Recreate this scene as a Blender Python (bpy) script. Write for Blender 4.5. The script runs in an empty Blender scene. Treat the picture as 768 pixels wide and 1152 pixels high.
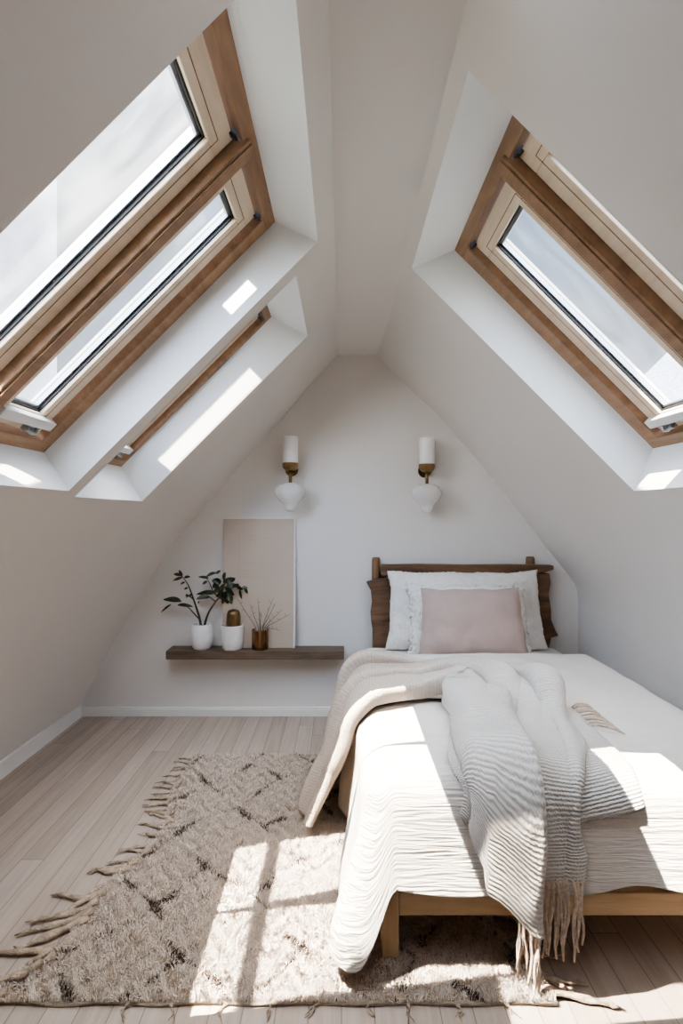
import bpy, bmesh, math, random
import numpy as np
from mathutils import Vector, Matrix, noise as mnoise

random.seed(7)
rng = np.random.default_rng(7)
SC = bpy.context.scene
COL = SC.collection
F = 638.0            # focal length in pixels of the 768x1152 photograph
EYE = 1.30           # camera height
S2 = math.sqrt(0.5)
PI = math.pi


def at(u, v, d):
    """point that the photograph shows at pixel (u, v) when it is d metres away"""
    return Vector(((u - 384) / F * d, d, EYE + (578 - v) / F * d))


# ------------------------------------------------------------------ materials
def newmat(name):
    m = bpy.data.materials.new(name)
    m.use_nodes = True
    nt = m.node_tree
    b = nt.nodes["Principled BSDF"]
    return m, nt, b


def N(nt, typ, **kw):
    n = nt.nodes.new(typ)
    for k, v in kw.items():
        if k.startswith("i_"):
            n.inputs[k[2:].replace("_", " ")].default_value = v
        else:
            setattr(n, k, v)
    return n


def ramp(nt, stops):
    r = nt.nodes.new("ShaderNodeValToRGB")
    e = r.color_ramp.elements
    while len(e) < len(stops):
        e.new(0.5)
    for el, (p, c) in zip(e, stops):
        el.position = p
        el.color = (c[0], c[1], c[2], 1)
    return r


def coords(nt, kind="Object", scale=(1, 1, 1), rot=(0, 0, 0)):
    tc = nt.nodes.new("ShaderNodeTexCoord")
    mp = nt.nodes.new("ShaderNodeMapping")
    mp.inputs["Scale"].default_value = scale
    mp.inputs["Rotation"].default_value = rot
    nt.links.new(tc.outputs[kind], mp.inputs["Vector"])
    return mp.outputs["Vector"]


def bump(nt, b, height, strength, dist=0.01):
    bp = nt.nodes.new("ShaderNodeBump")
    bp.inputs["Strength"].default_value = strength
    bp.inputs["Distance"].default_value = dist
    nt.links.new(height, bp.inputs["Height"])
    nt.links.new(bp.outputs["Normal"], b.inputs["Normal"])
    return bp


def plain(name, col, rough=0.6, metal=0.0, var=0.06, scale=8.0, bmp=0.0, bscale=60.0, spec=0.5):
    m, nt, b = newmat(name)
    v = coords(nt)
    n = N(nt, "ShaderNodeTexNoise", i_Scale=scale, i_Detail=4.0)
    nt.links.new(v, n.inputs["Vector"])
    lo = [max(0, c * (1 - var)) for c in col]
    hi = [min(1, c * (1 + var)) for c in col]
    r = ramp(nt, [(0.3, lo), (0.7, hi)])
    nt.links.new(n.outputs["Fac"], r.inputs["Fac"])
    nt.links.new(r.outputs["Color"], b.inputs["Base Color"])
    b.inputs["Roughness"].default_value = rough
    b.inputs["Metallic"].default_value = metal
    b.inputs["Specular IOR Level"].default_value = spec
    if bmp:
        n2 = N(nt, "ShaderNodeTexNoise", i_Scale=bscale, i_Detail=6.0)
        nt.links.new(v, n2.inputs["Vector"])
        bump(nt, b, n2.outputs["Fac"], bmp)
    return m


def wood(name, dark, light, scale, rough=0.5, bmp=0.15, rot=(0, 0, 0)):
    """grain runs along the axis with the small scale"""
    m, nt, b = newmat(name)
    v = coords(nt, "Object", scale, rot)
    n = N(nt, "ShaderNodeTexNoise", i_Scale=1.0, i_Detail=8.0, i_Roughness=0.65, i_Distortion=0.4)
    nt.links.new(v, n.inputs["Vector"])
    r = ramp(nt, [(0.28, dark), (0.5, [(a + c) / 2 for a, c in zip(dark, light)]), (0.72, light)])
    nt.links.new(n.outputs["Fac"], r.inputs["Fac"])
    nt.links.new(r.outputs["Color"], b.inputs["Base Color"])
    b.inputs["Roughness"].default_value = rough
    b.inputs["Specular IOR Level"].default_value = 0.35
    bump(nt, b, n.outputs["Fac"], bmp, 0.003)
    return m


M = {}
M["wall"] = plain("wall_plaster", (0.725, 0.685, 0.64), 0.9, var=0.012, scale=2.5, bmp=0.04, bscale=45, spec=0.2)
M["reveal"] = plain("reveal_lit_tone", (0.88, 0.89, 0.885), 0.8, var=0.008, scale=3, spec=0.2)  # whiter and cooler than the walls: brightness from the sky put into the colour
M["trim"] = plain("trim_paint", (0.80, 0.77, 0.73), 0.6, var=0.01)
M["frame_wood"] = wood("frame_wood", (0.20, 0.117, 0.066), (0.38, 0.24, 0.148), (22, 3, 22), 0.45)
M["sash_wood"] = wood("sash_wood", (0.68, 0.54, 0.40), (0.84, 0.71, 0.56), (26, 3, 26), 0.45)
M["bed_wood"] = wood("bed_wood", (0.47, 0.32, 0.185), (0.68, 0.50, 0.32), (3, 30, 30), 0.5)
M["bed_leg_wood"] = wood("bed_leg_wood", (0.47, 0.32, 0.185), (0.68, 0.50, 0.32), (30, 30, 3), 0.5)
M["headboard_wood"] = wood("headboard_wood", (0.055, 0.028, 0.016), (0.24, 0.13, 0.07), (3, 14, 26), 0.55, 0.3)
M["post_wood"] = wood("post_wood", (0.10, 0.05, 0.025), (0.30, 0.17, 0.09), (26, 26, 4), 0.5, 0.3)
M["shelf_wood"] = wood("shelf_wood", (0.065, 0.044, 0.03), (0.20, 0.14, 0.095), (4, 26, 40), 0.6, 0.25)
M["gasket"] = plain("black_rubber", (0.015, 0.015, 0.016), 0.5)
M["alu"] = plain("painted_metal", (0.72, 0.72, 0.70), 0.35, var=0.02)
M["greymetal"] = plain("grey_metal", (0.36, 0.37, 0.38), 0.35, metal=0.6, var=0.05)
M["brass"] = plain("aged_brass", (0.27, 0.18, 0.085), 0.28, metal=1.0, var=0.15, scale=20)
M["bronze"] = plain("bronze", (0.24, 0.155, 0.075), 0.38, metal=0.85, var=0.25, scale=14, bmp=0.1)
M["ceramic"] = plain("white_ceramic", (0.80, 0.77, 0.74), 0.6, var=0.03, scale=30, bmp=0.25, bscale=60)
M["soil"] = plain("soil", (0.06, 0.04, 0.03), 0.9, var=0.4, scale=60, bmp=0.6)
M["stem"] = plain("plant_stem", (0.045, 0.035, 0.02), 0.6, var=0.3)
M["twig"] = plain("dry_twig", (0.12, 0.075, 0.05), 0.8, var=0.3)
M["tube"] = plain("opal_tube", (0.86, 0.83, 0.80), 0.35, var=0.01)
M["chimney"] = plain("chimney_render", (0.42, 0.42, 0.43), 0.9, var=0.2, scale=3, bmp=0.3)
M["roof_tile"] = plain("roof_slate", (0.30, 0.30, 0.31), 0.8, var=0.35, scale=12, bmp=0.3)
M["pinkfab"] = plain("pink_linen", (0.46, 0.35, 0.305), 0.95, var=0.05, scale=6, bmp=0.25, bscale=320, spec=0.1)
M["whitefab"] = plain("white_cotton", (0.76, 0.715, 0.655), 0.95, var=0.06, scale=30, bmp=0.7, bscale=50, spec=0.1)
M["ruffle"] = plain("ruffled_cotton", (0.77, 0.73, 0.67), 0.95, var=0.10, scale=70, bmp=0.9, bscale=55, spec=0.1)
M["mattress"] = plain("mattress_ticking", (0.76, 0.73, 0.69), 0.95, var=0.03, bmp=0.2, bscale=90, spec=0.1)
M["cardboard"] = None
M["tassel"] = plain("rug_tassel", (0.42, 0.33, 0.25), 0.95, var=0.3, scale=40, bmp=0.8, bscale=120, spec=0.1)
M["backing"] = plain("rug_backing", (0.42, 0.35, 0.28), 0.95, var=0.2, scale=40, bmp=0.5, bscale=200, spec=0.1)


def floor_mat():
    m, nt, b = newmat("whitewashed_boards")
    tc = nt.nodes.new("ShaderNodeTexCoord")
    sep = nt.nodes.new("ShaderNodeSeparateXYZ")
    nt.links.new(tc.outputs["Object"], sep.inputs[0])

    def mth(op, a, bb=None):
        n = nt.nodes.new("ShaderNodeMath")
        n.operation = op
        for i, q in enumerate((a, bb)):
            if q is None:
                continue
            if isinstance(q, (int, float)):
                n.inputs[i].default_value = q
            else:
                nt.links.new(q, n.inputs[i])
        return n.outputs[0]
    W = 0.086
    px = mth("DIVIDE", sep.outputs[0], W)
    idx = mth("FLOOR", px)
    fr = mth("FRACT", px)
    edge = mth("MINIMUM", fr, mth("SUBTRACT", 1.0, fr))
    # staggered end joints
    wn0 = N(nt, "ShaderNodeTexWhiteNoise", noise_dimensions="1D")
    nt.links.new(idx, wn0.inputs["W"])
    py = mth("DIVIDE", mth("ADD", sep.outputs[1], mth("MULTIPLY", wn0.outputs["Value"], 3.6)), 3.6)
    idy = mth("FLOOR", py)
    fy = mth("FRACT", py)
    edy = mth("MULTIPLY", mth("MINIMUM", fy, mth("SUBTRACT", 1.0, fy)), 3.6 / W)
    e2 = mth("MINIMUM", edge, edy)
    gap = mth("LESS_THAN", e2, 0.018)
    wn = N(nt, "ShaderNodeTexWhiteNoise", noise_dimensions="2D")
    cb = nt.nodes.new("ShaderNodeCombineXYZ")
    nt.links.new(idx, cb.inputs[0])
    nt.links.new(idy, cb.inputs[1])
    nt.links.new(cb.outputs[0], wn.inputs["Vector"])
    mp = nt.nodes.new("ShaderNodeMapping")
    mp.inputs["Scale"].default_value = (45, 2.2, 1)
    nt.links.new(tc.outputs["Object"], mp.inputs["Vector"])
    off = nt.nodes.new("ShaderNodeVectorMath")
    off.operation = "ADD"
    sc = nt.nodes.new("ShaderNodeVectorMath")
    sc.operation = "SCALE"
    sc.inputs["Scale"].default_value = 9.0
    nt.links.new(cb.outputs[0], sc.inputs[0])
    nt.links.new(mp.outputs[0], off.inputs[0])
    nt.links.new(sc.outputs[0], off.inputs[1])
    gr = N(nt, "ShaderNodeTexNoise", i_Scale=1.0, i_Detail=7.0, i_Roughness=0.6, i_Distortion=0.6)
    nt.links.new(off.outputs[0], gr.inputs["Vector"])
    mixv = mth("ADD", mth("MULTIPLY", gr.outputs["Fac"], 0.74), mth("MULTIPLY", wn.outputs["Value"], 0.26))
    r = ramp(nt, [(0.25, (0.35, 0.28, 0.225)), (0.5, (0.44, 0.365, 0.305)), (0.75, (0.53, 0.45, 0.385))])
    nt.links.new(mixv, r.inputs["Fac"])
    # knots
    vo = N(nt, "ShaderNodeTexVoronoi", i_Scale=1.0)
    mp2 = nt.nodes.new("ShaderNodeMapping")
    mp2.inputs["Scale"].default_value = (4.0, 1.3, 1)
    nt.links.new(tc.outputs["Object"], mp2.inputs["Vector"])
    nt.links.new(mp2.outputs[0], vo.inputs["Vector"])
    knot = mth("LESS_THAN", vo.outputs["Distance"], 0.035)
    mx = N(nt, "ShaderNodeMix", data_type="RGBA")
    nt.links.new(mth("MULTIPLY", knot, 0.45), mx.inputs["Factor"])
    nt.links.new(r.outputs["Color"], mx.inputs["A"])
    mx.inputs["B"].default_value = (0.16, 0.11, 0.08, 1)
    mg = N(nt, "ShaderNodeMix", data_type="RGBA")
    nt.links.new(mth("MULTIPLY", gap, 0.6), mg.inputs["Factor"])
    nt.links.new(mx.outputs["Result"], mg.inputs["A"])
    mg.inputs["B"].default_value = (0.10, 0.075, 0.055, 1)
    nt.links.new(mg.outputs["Result"], b.inputs["Base Color"])
    b.inputs["Roughness"].default_value = 0.5
    b.inputs["Specular IOR Level"].default_value = 0.35
    h = mth("SUBTRACT", mth("MULTIPLY", gr.outputs["Fac"], 0.2), gap)
    bump(nt, b, h, 0.35, 0.003)
    return m


M["floor"] = floor_mat()


def glass_mat(name, tint=(0.93, 0.95, 0.97), haze=0.05):
    m, nt, b = newmat(name)
    nt.nodes.remove(b)
    out = nt.nodes["Material Output"]
    tr = N(nt, "ShaderNodeBsdfTransparent")
    tr.inputs["Color"].default_value = (*tint, 1)
    gl = N(nt, "ShaderNodeBsdfGlossy")
    gl.inputs["Roughness"].default_value = 0.02
    df = N(nt, "ShaderNodeBsdfDiffuse")
    df.inputs["Color"].default_value = (0.85, 0.87, 0.9, 1)
    tl = N(nt, "ShaderNodeBsdfTranslucent")
    tl.inputs["Color"].default_value = (0.85, 0.87, 0.9, 1)
    dd = N(nt, "ShaderNodeMixShader", i_Fac=0.6)
    nt.links.new(df.outputs[0], dd.inputs[1])
    nt.links.new(tl.outputs[0], dd.inputs[2])
    v = coords(nt, "Object", (1.2, 3.2, 1.2), (0, 0.7, 0.3))
    n = N(nt, "ShaderNodeTexNoise", i_Scale=1.6, i_Detail=4.0, i_Distortion=1.2)
    nt.links.new(v, n.inputs["Vector"])
    r = ramp(nt, [(0.42, (haze * 0.25,) * 3), (0.68, (haze * 2.0,) * 3)])
    nt.links.new(n.outputs["Fac"], r.inputs["Fac"])
    m1 = N(nt, "ShaderNodeMixShader")
    nt.links.new(r.outputs["Color"], m1.inputs[0])
    nt.links.new(tr.outputs[0], m1.inputs[1])
    nt.links.new(dd.outputs[0], m1.inputs[2])
    lw = N(nt, "ShaderNodeLayerWeight", i_Blend=0.5)
    pw = N(nt, "ShaderNodeMath", operation="POWER")
    nt.links.new(lw.outputs["Facing"], pw.inputs[0])
    pw.inputs[1].default_value = 4.0
    fr = N(nt, "ShaderNodeMath", operation="MULTIPLY_ADD")
    nt.links.new(pw.outputs[0], fr.inputs[0])
    fr.inputs[1].default_value = 0.5
    fr.inputs[2].default_value = 0.035
    m2 = N(nt, "ShaderNodeMixShader")
    nt.links.new(fr.outputs[0], m2.inputs[0])
    nt.links.new(m1.outputs[0], m2.inputs[1])
    nt.links.new(gl.outputs[0], m2.inputs[2])
    nt.links.new(m2.outputs[0], out.inputs["Surface"])
    return m


M["glass"] = glass_mat("skylight_glass")


def globe_mat():
    m, nt, b = newmat("frosted_globe")
    b.inputs["Base Color"].default_value = (0.93, 0.91, 0.87, 1)
    b.inputs["Roughness"].default_value = 0.12
    b.inputs["IOR"].default_value = 1.2
    b.inputs["Transmission Weight"].default_value = 0.45
    v = coords(nt)
    n = N(nt, "ShaderNodeTexNoise", i_Scale=14.0, i_Detail=2.0)
    nt.links.new(v, n.inputs["Vector"])
    bump(nt, b, n.outputs["Fac"], 0.5, 0.01)
    return m


M["globe"] = globe_mat()


def leaf_mat():
    m, nt, b = newmat("leaf_green")
    v = coords(nt)
    n = N(nt, "ShaderNodeTexNoise", i_Scale=18.0, i_Detail=3.0)
    nt.links.new(v, n.inputs["Vector"])
    r = ramp(nt, [(0.35, (0.014, 0.016, 0.006)), (0.65, (0.04, 0.052, 0.016))])
    nt.links.new(n.outputs["Fac"], r.inputs["Fac"])
    nt.links.new(r.outputs["Color"], b.inputs["Base Color"])
    b.inputs["Roughness"].default_value = 0.38
    return m


M["leaf"] = leaf_mat()


def duvet_mat():
    m, nt, b = newmat("crinkled_gauze")
    b.inputs["Base Color"].default_value = (0.77, 0.735, 0.69, 1)
    b.inputs["Roughness"].default_value = 0.95
    b.inputs["Specular IOR Level"].default_value = 0.1
    v = coords(nt, "UV", (7, 95, 1))
    n = N(nt, "ShaderNodeTexNoise", i_Scale=1.0, i_Detail=3.0, i_Roughness=0.55, i_Distortion=0.5)
    nt.links.new(v, n.inputs["Vector"])
    r = ramp(nt, [(0.35, (0, 0, 0)), (0.65, (1, 1, 1))])
    nt.links.new(n.outputs["Fac"], r.inputs["Fac"])
    # crinkles grow from the flat middle towards the foot of the bed
    uv = nt.nodes.new("ShaderNodeTexCoord")
    sp = nt.nodes.new("ShaderNodeSeparateXYZ")
    nt.links.new(uv.outputs["UV"], sp.inputs[0])
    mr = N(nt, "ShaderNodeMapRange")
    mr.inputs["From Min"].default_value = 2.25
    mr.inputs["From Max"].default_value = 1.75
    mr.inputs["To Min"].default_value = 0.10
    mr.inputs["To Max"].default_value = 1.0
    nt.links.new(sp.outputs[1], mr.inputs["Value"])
    mu = N(nt, "ShaderNodeMath", operation="MULTIPLY")
    nt.links.new(r.outputs["Color"], mu.inputs[0])
    nt.links.new(mr.outputs[0], mu.inputs[1])
    v2 = coords(nt, "UV", (400, 400, 1))
    n2 = N(nt, "ShaderNodeTexNoise", i_Scale=1.0, i_Detail=2.0)
    nt.links.new(v2, n2.inputs["Vector"])
    ad = N(nt, "ShaderNodeMath", operation="MULTIPLY_ADD")
    nt.links.new(n2.outputs["Fac"], ad.inputs[0])
    ad.inputs[1].default_value = 0.12
    nt.links.new(mu.outputs[0], ad.inputs[2])
    bump(nt, b, ad.outputs[0], 0.7, 0.006)
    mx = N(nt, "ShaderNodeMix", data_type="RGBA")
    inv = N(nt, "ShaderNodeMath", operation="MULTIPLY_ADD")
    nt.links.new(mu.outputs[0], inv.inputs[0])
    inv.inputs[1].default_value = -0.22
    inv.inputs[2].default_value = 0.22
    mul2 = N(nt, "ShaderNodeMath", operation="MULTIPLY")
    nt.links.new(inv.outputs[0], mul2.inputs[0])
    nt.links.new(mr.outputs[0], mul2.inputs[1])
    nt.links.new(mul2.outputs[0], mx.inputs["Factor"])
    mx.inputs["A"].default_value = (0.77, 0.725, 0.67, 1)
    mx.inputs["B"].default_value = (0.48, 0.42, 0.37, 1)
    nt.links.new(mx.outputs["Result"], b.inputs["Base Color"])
    return m


M["duvet"] = duvet_mat()


def throw_mat():
    m, nt, b = newmat("chunky_knit")
    b.inputs["Roughness"].default_value = 0.95
    b.inputs["Specular IOR Level"].default_value = 0.08
    v = coords(nt, "UV", (1, 1, 1))
    w = N(nt, "ShaderNodeTexWave", wave_type="BANDS", bands_direction="Y", i_Scale=30.0, i_Distortion=2.5, i_Detail=2.0)
    w.inputs["Detail Scale"].default_value = 3.0
    nt.links.new(v, w.inputs["Vector"])
    v2 = coords(nt, "UV", (150, 90, 1))
    n = N(nt, "ShaderNodeTexNoise", i_Scale=1.0, i_Detail=3.0)
    nt.links.new(v2, n.inputs["Vector"])
    uv0 = nt.nodes.new("ShaderNodeTexCoord")
    sp0 = nt.nodes.new("ShaderNodeSeparateXYZ")
    nt.links.new(uv0.outputs["UV"], sp0.inputs[0])
    mr0 = N(nt, "ShaderNodeMapRange")
    mr0.inputs["From Min"].default_value = 1.15
    mr0.inputs["From Max"].default_value = 1.75
    mr0.inputs["To Min"].default_value = 0.22
    mr0.inputs["To Max"].default_value = 1.0
    nt.links.new(sp0.outputs[1], mr0.inputs["Value"])
    wm = N(nt, "ShaderNodeMath", operation="MULTIPLY")
    nt.links.new(w.outputs["Fac"], wm.inputs[0])
    nt.links.new(mr0.outputs[0], wm.inputs[1])
    ad = N(nt, "ShaderNodeMath", operation="MULTIPLY_ADD")
    nt.links.new(n.outputs["Fac"], ad.inputs[0])
    ad.inputs[1].default_value = 0.8
    nt.links.new(wm.outputs[0], ad.inputs[2])
    bump(nt, b, ad.outputs[0], 0.75, 0.005)
    # beige at the loose end over the side, greyer towards the front
    uv = nt.nodes.new("ShaderNodeTexCoord")
    sp = nt.nodes.new("ShaderNodeSeparateXYZ")
    nt.links.new(uv.outputs["UV"], sp.inputs[0])
    mr = N(nt, "ShaderNodeMapRange")
    mr.inputs["From Min"].default_value = 0.6
    mr.inputs["From Max"].default_value = 1.3
    nt.links.new(sp.outputs[1], mr.inputs["Value"])
    base = N(nt, "ShaderNodeMix", data_type="RGBA")
    nt.links.new(mr.outputs[0], base.inputs["Factor"])
    base.inputs["A"].default_value = (0.66, 0.57, 0.48, 1)
    base.inputs["B"].default_value = (0.66, 0.63, 0.59, 1)
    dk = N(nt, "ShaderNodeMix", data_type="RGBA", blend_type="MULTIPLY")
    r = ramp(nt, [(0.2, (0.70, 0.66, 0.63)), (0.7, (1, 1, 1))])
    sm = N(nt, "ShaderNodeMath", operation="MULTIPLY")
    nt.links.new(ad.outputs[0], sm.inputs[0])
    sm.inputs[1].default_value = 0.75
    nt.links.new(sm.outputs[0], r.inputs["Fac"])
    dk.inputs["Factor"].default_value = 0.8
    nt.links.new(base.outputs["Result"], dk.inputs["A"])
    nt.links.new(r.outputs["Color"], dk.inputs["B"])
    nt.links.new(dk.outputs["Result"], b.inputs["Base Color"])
    return m


M["throw"] = throw_mat()
M["fringe"] = plain("throw_fringe", (0.60, 0.49, 0.395), 0.95, var=0.2, scale=60, bmp=0.6, bscale=160, spec=0.1)


def pile_mat():
    m, nt, b = newmat("rug_pile")
    a = N(nt, "ShaderNodeAttribute", attribute_name="tuft")
    nt.links.new(a.outputs["Color"], b.inputs["Base Color"])
    b.inputs["Roughness"].default_value = 1.0
    b.inputs["Specular IOR Level"].default_value = 0.05
    return m


M["pile"] = pile_mat()


def panel_mat():
    """beige board with faint embossed lines"""
    m, nt, b = newmat("beige_board")
    v = coords(nt)
    n = N(nt, "ShaderNodeTexNoise", i_Scale=3.0, i_Detail=3.0)
    nt.links.new(v, n.inputs["Vector"])
    r = ramp(nt, [(0.3, (0.49, 0.40, 0.315)), (0.7, (0.54, 0.445, 0.355))])
    nt.links.new(n.outputs["Fac"], r.inputs["Fac"])
    nt.links.new(r.outputs["Color"], b.inputs["Base Color"])
    b.inputs["Roughness"].default_value = 0.85
    return m


M["panel"] = panel_mat()
M["panel_line"] = plain("embossed_line", (0.42, 0.33, 0.265), 0.9)
M["panel_red"] = plain("embossed_red_line", (0.50, 0.30, 0.23), 0.9)


# ------------------------------------------------------------------ mesh helpers
class MB:
    def __init__(self):
        self.v, self.f, self.uv = [], [], {}

    def add(self, verts, faces):
        o = len(self.v)
        self.v += [tuple(p) for p in verts]
        self.f += [tuple(i + o for i in f) for f in faces]
        return o

    def box(self, lo, hi, fn=None):
        x0, y0, z0 = lo
        x1, y1, z1 = hi
        p = [(x0, y0, z0), (x1, y0, z0), (x1, y1, z0), (x0, y1, z0), (x0, y0, z1), (x1, y0, z1), (x1, y1, z1), (x0, y1, z1)]
        if fn:
            p = [fn(*q) for q in p]
        self.add(p, [(0, 3, 2, 1), (4, 5, 6, 7), (0, 1, 5, 4), (1, 2, 6, 5), (2, 3, 7, 6), (3, 0, 4, 7)])

    def tube(self, pts, rad, seg=8, cap=True, flat=1.0):
        pts = [Vector(p) for p in pts]
        n = len(pts)
        rads = rad if isinstance(rad, (list, tuple)) else [rad] * n
        rings = []
        ref = None
        for i in range(n):
            t = (pts[min(i + 1, n - 1)] - pts[max(i - 1, 0)]).normalized()
            if ref is None:
                ref = Vector((0, 0, 1)) if abs(t.z) < 0.9 else Vector((1, 0, 0))
            a = t.cross(ref).normalized()
            bb = a.cross(t).normalized()
            ref = bb
            rings.append([pts[i] + (a * math.cos(2 * PI * k / seg) + bb * flat * math.sin(2 * PI * k / seg)) * rads[i] for k in range(seg)])
        vs = [p for r in rings for p in r]
        fs = []
        for i in range(n - 1):
            for k in range(seg):
                k2 = (k + 1) % seg
                fs.append((i * seg + k, i * seg + k2, (i + 1) * seg + k2, (i + 1) * seg + k))
        if cap:
            fs.append(tuple(reversed(range(seg))))
            fs.append(tuple((n - 1) * seg + k for k in range(seg)))
        self.add(vs, fs)

    def lathe(self, prof, c, seg=32, wob=None):
        """prof: list of (radius, z); c: axis point"""
        vs, fs = [], []
        for r, z in prof:
            for k in range(seg):
                a = 2 * PI * k / seg
                rr = r * (wob(a, z) if wob else 1)
                vs.append((c[0] + rr * math.cos(a), c[1] + rr * math.sin(a), c[2] + z))
        for i in range(len(prof) - 1):
            for k in range(seg):
                k2 = (k + 1) % seg
                fs.append((i * seg + k, i * seg + k2, (i + 1) * seg + k2, (i + 1) * seg + k))
        fs.append(tuple(reversed(range(seg))))
        fs.append(tuple((len(prof) - 1) * seg + k for k in range(seg)))
        self.add(vs, fs)

    def grid(self, rows, skip=None):
        """rows: list of equal-length lists of points"""
        o = len(self.v)
        w = len(rows[0])
        for r in rows:
            self.v += [tuple(p) for p in r]
        for i in range(len(rows) - 1):
            for j in range(w - 1):
                if skip and skip(i, j):
                    continue
                self.f.append((o + i * w + j, o + i * w + j + 1, o + (i + 1) * w + j + 1, o + (i + 1) * w + j))


def root_loc(o):
    p = Vector((0, 0, 0))
    while o is not None:
        p = p + o.location
        o = o.parent
    return p


def obj(name, mb, mat, parent=None, smooth=False, bevel=0.0, loc=None, uvs=None, subsurf=0, fix=True):
    """link mb as ONE mesh object; vertices are given in world space"""
    base = Vector(loc) if loc is not None else (root_loc(parent) if parent else Vector((0, 0, 0)))
    me = bpy.data.meshes.new(name)
    me.from_pydata([tuple(Vector(p) - base) for p in mb.v], [], mb.f)
    if uvs is not None:
        ul = me.uv_layers.new(name="UVMap")
        for lp in me.loops:
            ul.data[lp.index].uv = uvs[lp.vertex_index]
    me.update()
    if fix:
        bm = bmesh.new()
        bm.from_mesh(me)
        bmesh.ops.recalc_face_normals(bm, faces=bm.faces[:])
        bm.to_mesh(me)
        bm.free()
    if smooth:
        for p in me.polygons:
            p.use_smooth = True
    me.materials.append(mat)
    o = bpy.data.objects.new(name, me)
    COL.objects.link(o)
    if parent is not None:
        o.parent = parent
        o.location = base - root_loc(parent)
    else:
        o.location = base
    if bevel:
        b = o.modifiers.new("soft_edges", "BEVEL")
        b.width = bevel
        b.segments = 2
        b.limit_method = "ANGLE"
        b.angle_limit = math.radians(40)
    if subsurf:
        s = o.modifiers.new("subd", "SUBSURF")
        s.levels = s.render_levels = subsurf
    return o


def tag(o, label, cat, group=None, kind=None):
    if label:
        o["label"] = label
    if cat:
        o["category"] = cat
    if group:
        o["group"] = group
    if kind:
        o["kind"] = kind
    return o


def thing(name, label, cat, loc, group=None, kind=None):
    o = bpy.data.objects.new(name, None)
    o.empty_display_size = 0.1
    o.location = loc
    COL.objects.link(o)
    return tag(o, label, cat, group, kind)


def copy_tree(o, parent=None):
    c = o.copy()
    COL.objects.link(c)
    c.parent = parent
    for ch in [x for x in COL.objects if x.parent == o]:
        copy_tree(ch, c)
    return c


def sstep(a, b, x):
    t = min(1, max(0, (x - a) / (b - a)))
    return t * t * (3 - 2 * t)


def lerp(a, b, t):
    return a + (b - a) * t


# ------------------------------------------------------------------ the room shell
YB = 3.65            # back wall
YF = -2.6            # wall behind the camera
ZC = 2.36
# slope profiles: near part of the room (45 degrees) and against the back wall, same count of points
L_NEAR = [(-0.026, 2.36), (-0.032, 2.357), (-0.040, 2.351), (-0.089, 2.306), (-0.175, 2.22), (-0.40, 1.995), (-0.70, 1.695), (-1.01, 1.385), (-1.03, 1.365),
          (-1.10, 1.288), (-1.22, 1.135), (-1.34, 0.945), (-1.45, 0.735), (-1.545, 0.51), (-1.625, 0.28), (-1.69, 0.06), (-1.70, 0.0)]
L_BACK = [(-0.022, 2.32), (-0.028, 2.317), (-0.036, 2.310), (-0.089, 2.255), (-0.175, 2.165), (-0.42, 1.868), (-0.70, 1.555), (-0.99, 1.225), (-1.02, 1.19),
          (-1.09, 1.10), (-1.20, 0.93), (-1.30, 0.755), (-1.40, 0.59), (-1.50, 0.41), (-1.60, 0.22), (-1.685, 0.05), (-1.70, 0.0)]
R_NEAR = [(0.258, 2.36), (0.264, 2.357), (0.270, 2.352), (0.295, 2.331), (0.60, 2.026), (0.92, 1.706), (1.23, 1.396),
          (1.28, 1.338), (1.35, 1.235), (1.42, 1.11), (1.475, 0.99), (1.515, 0.89), (1.535, 0.80), (1.54, 0.70), (1.54, 0.35), (1.54, 0.0)]
R_BACK = [(0.225, 2.32), (0.232, 2.316), (0.240, 2.309), (0.29, 2.25), (0.60, 1.955), (0.88, 1.64), (1.12, 1.345),
          (1.19, 1.25), (1.28, 1.13), (1.38, 1.005), (1.46, 0.905), (1.50, 0.85), (1.52, 0.80), (1.525, 0.70), (1.525, 0.35), (1.525, 0.0)]


def prof(near, back, y):
    t = sstep(2.95, YB, y)
    return [(lerp(a[0], b[0], t), lerp(a[1], b[1], t)) for a, b in zip(near, back)]


ys_l = [YF, -1.5, -0.5, 0.4, 1.0, 1.5, 2.1, 2.19, 2.6, 2.93, 3.05, 3.15, 3.25, 3.35, 3.45, 3.55, YB]
ys_r = [YF, -1.5, -0.5, 0.4, 1.0, 1.32, 1.85, 2.385, 2.6, 2.95, 3.05, 3.15, 3.25, 3.35, 3.45, 3.55, YB]


TRIM = [0]


def shell(name, near, back, ys, holes, reveals, label):
    mb = MB()
    rows = [[(x, y, z) for x, z in prof(near, back, y)] for y in ys]

    def skip(i, j):
        for (j0, j1, y0, y1) in holes:
            if j0 <= j < j1 and ys[i] >= y0 - 1e-6 and ys[i + 1] <= y1 + 1e-6:
                return True
        return False
    mb.grid(rows, skip)
    o = obj(name, mb, M["wall"], None, fix=False, smooth=True)
    for a, b in reveals:                       # a: hole corners, b: frame corners, each four points in order
        mb = MB()
        for k in range(4):
            k2 = (k + 1) % 4
            mb.add([a[k], a[k2], b[k2], b[k]], [(0, 1, 2, 3)])
        TRIM[0] += 1
        tag(obj("trim_%d" % TRIM[0], mb, M["reveal"], fix=False), "recess lining a skylight, its sky brightness put into the colour", "skylight lining", kind="structure")
    tag(o, label, "wall", kind="structure")
    return o


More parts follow.
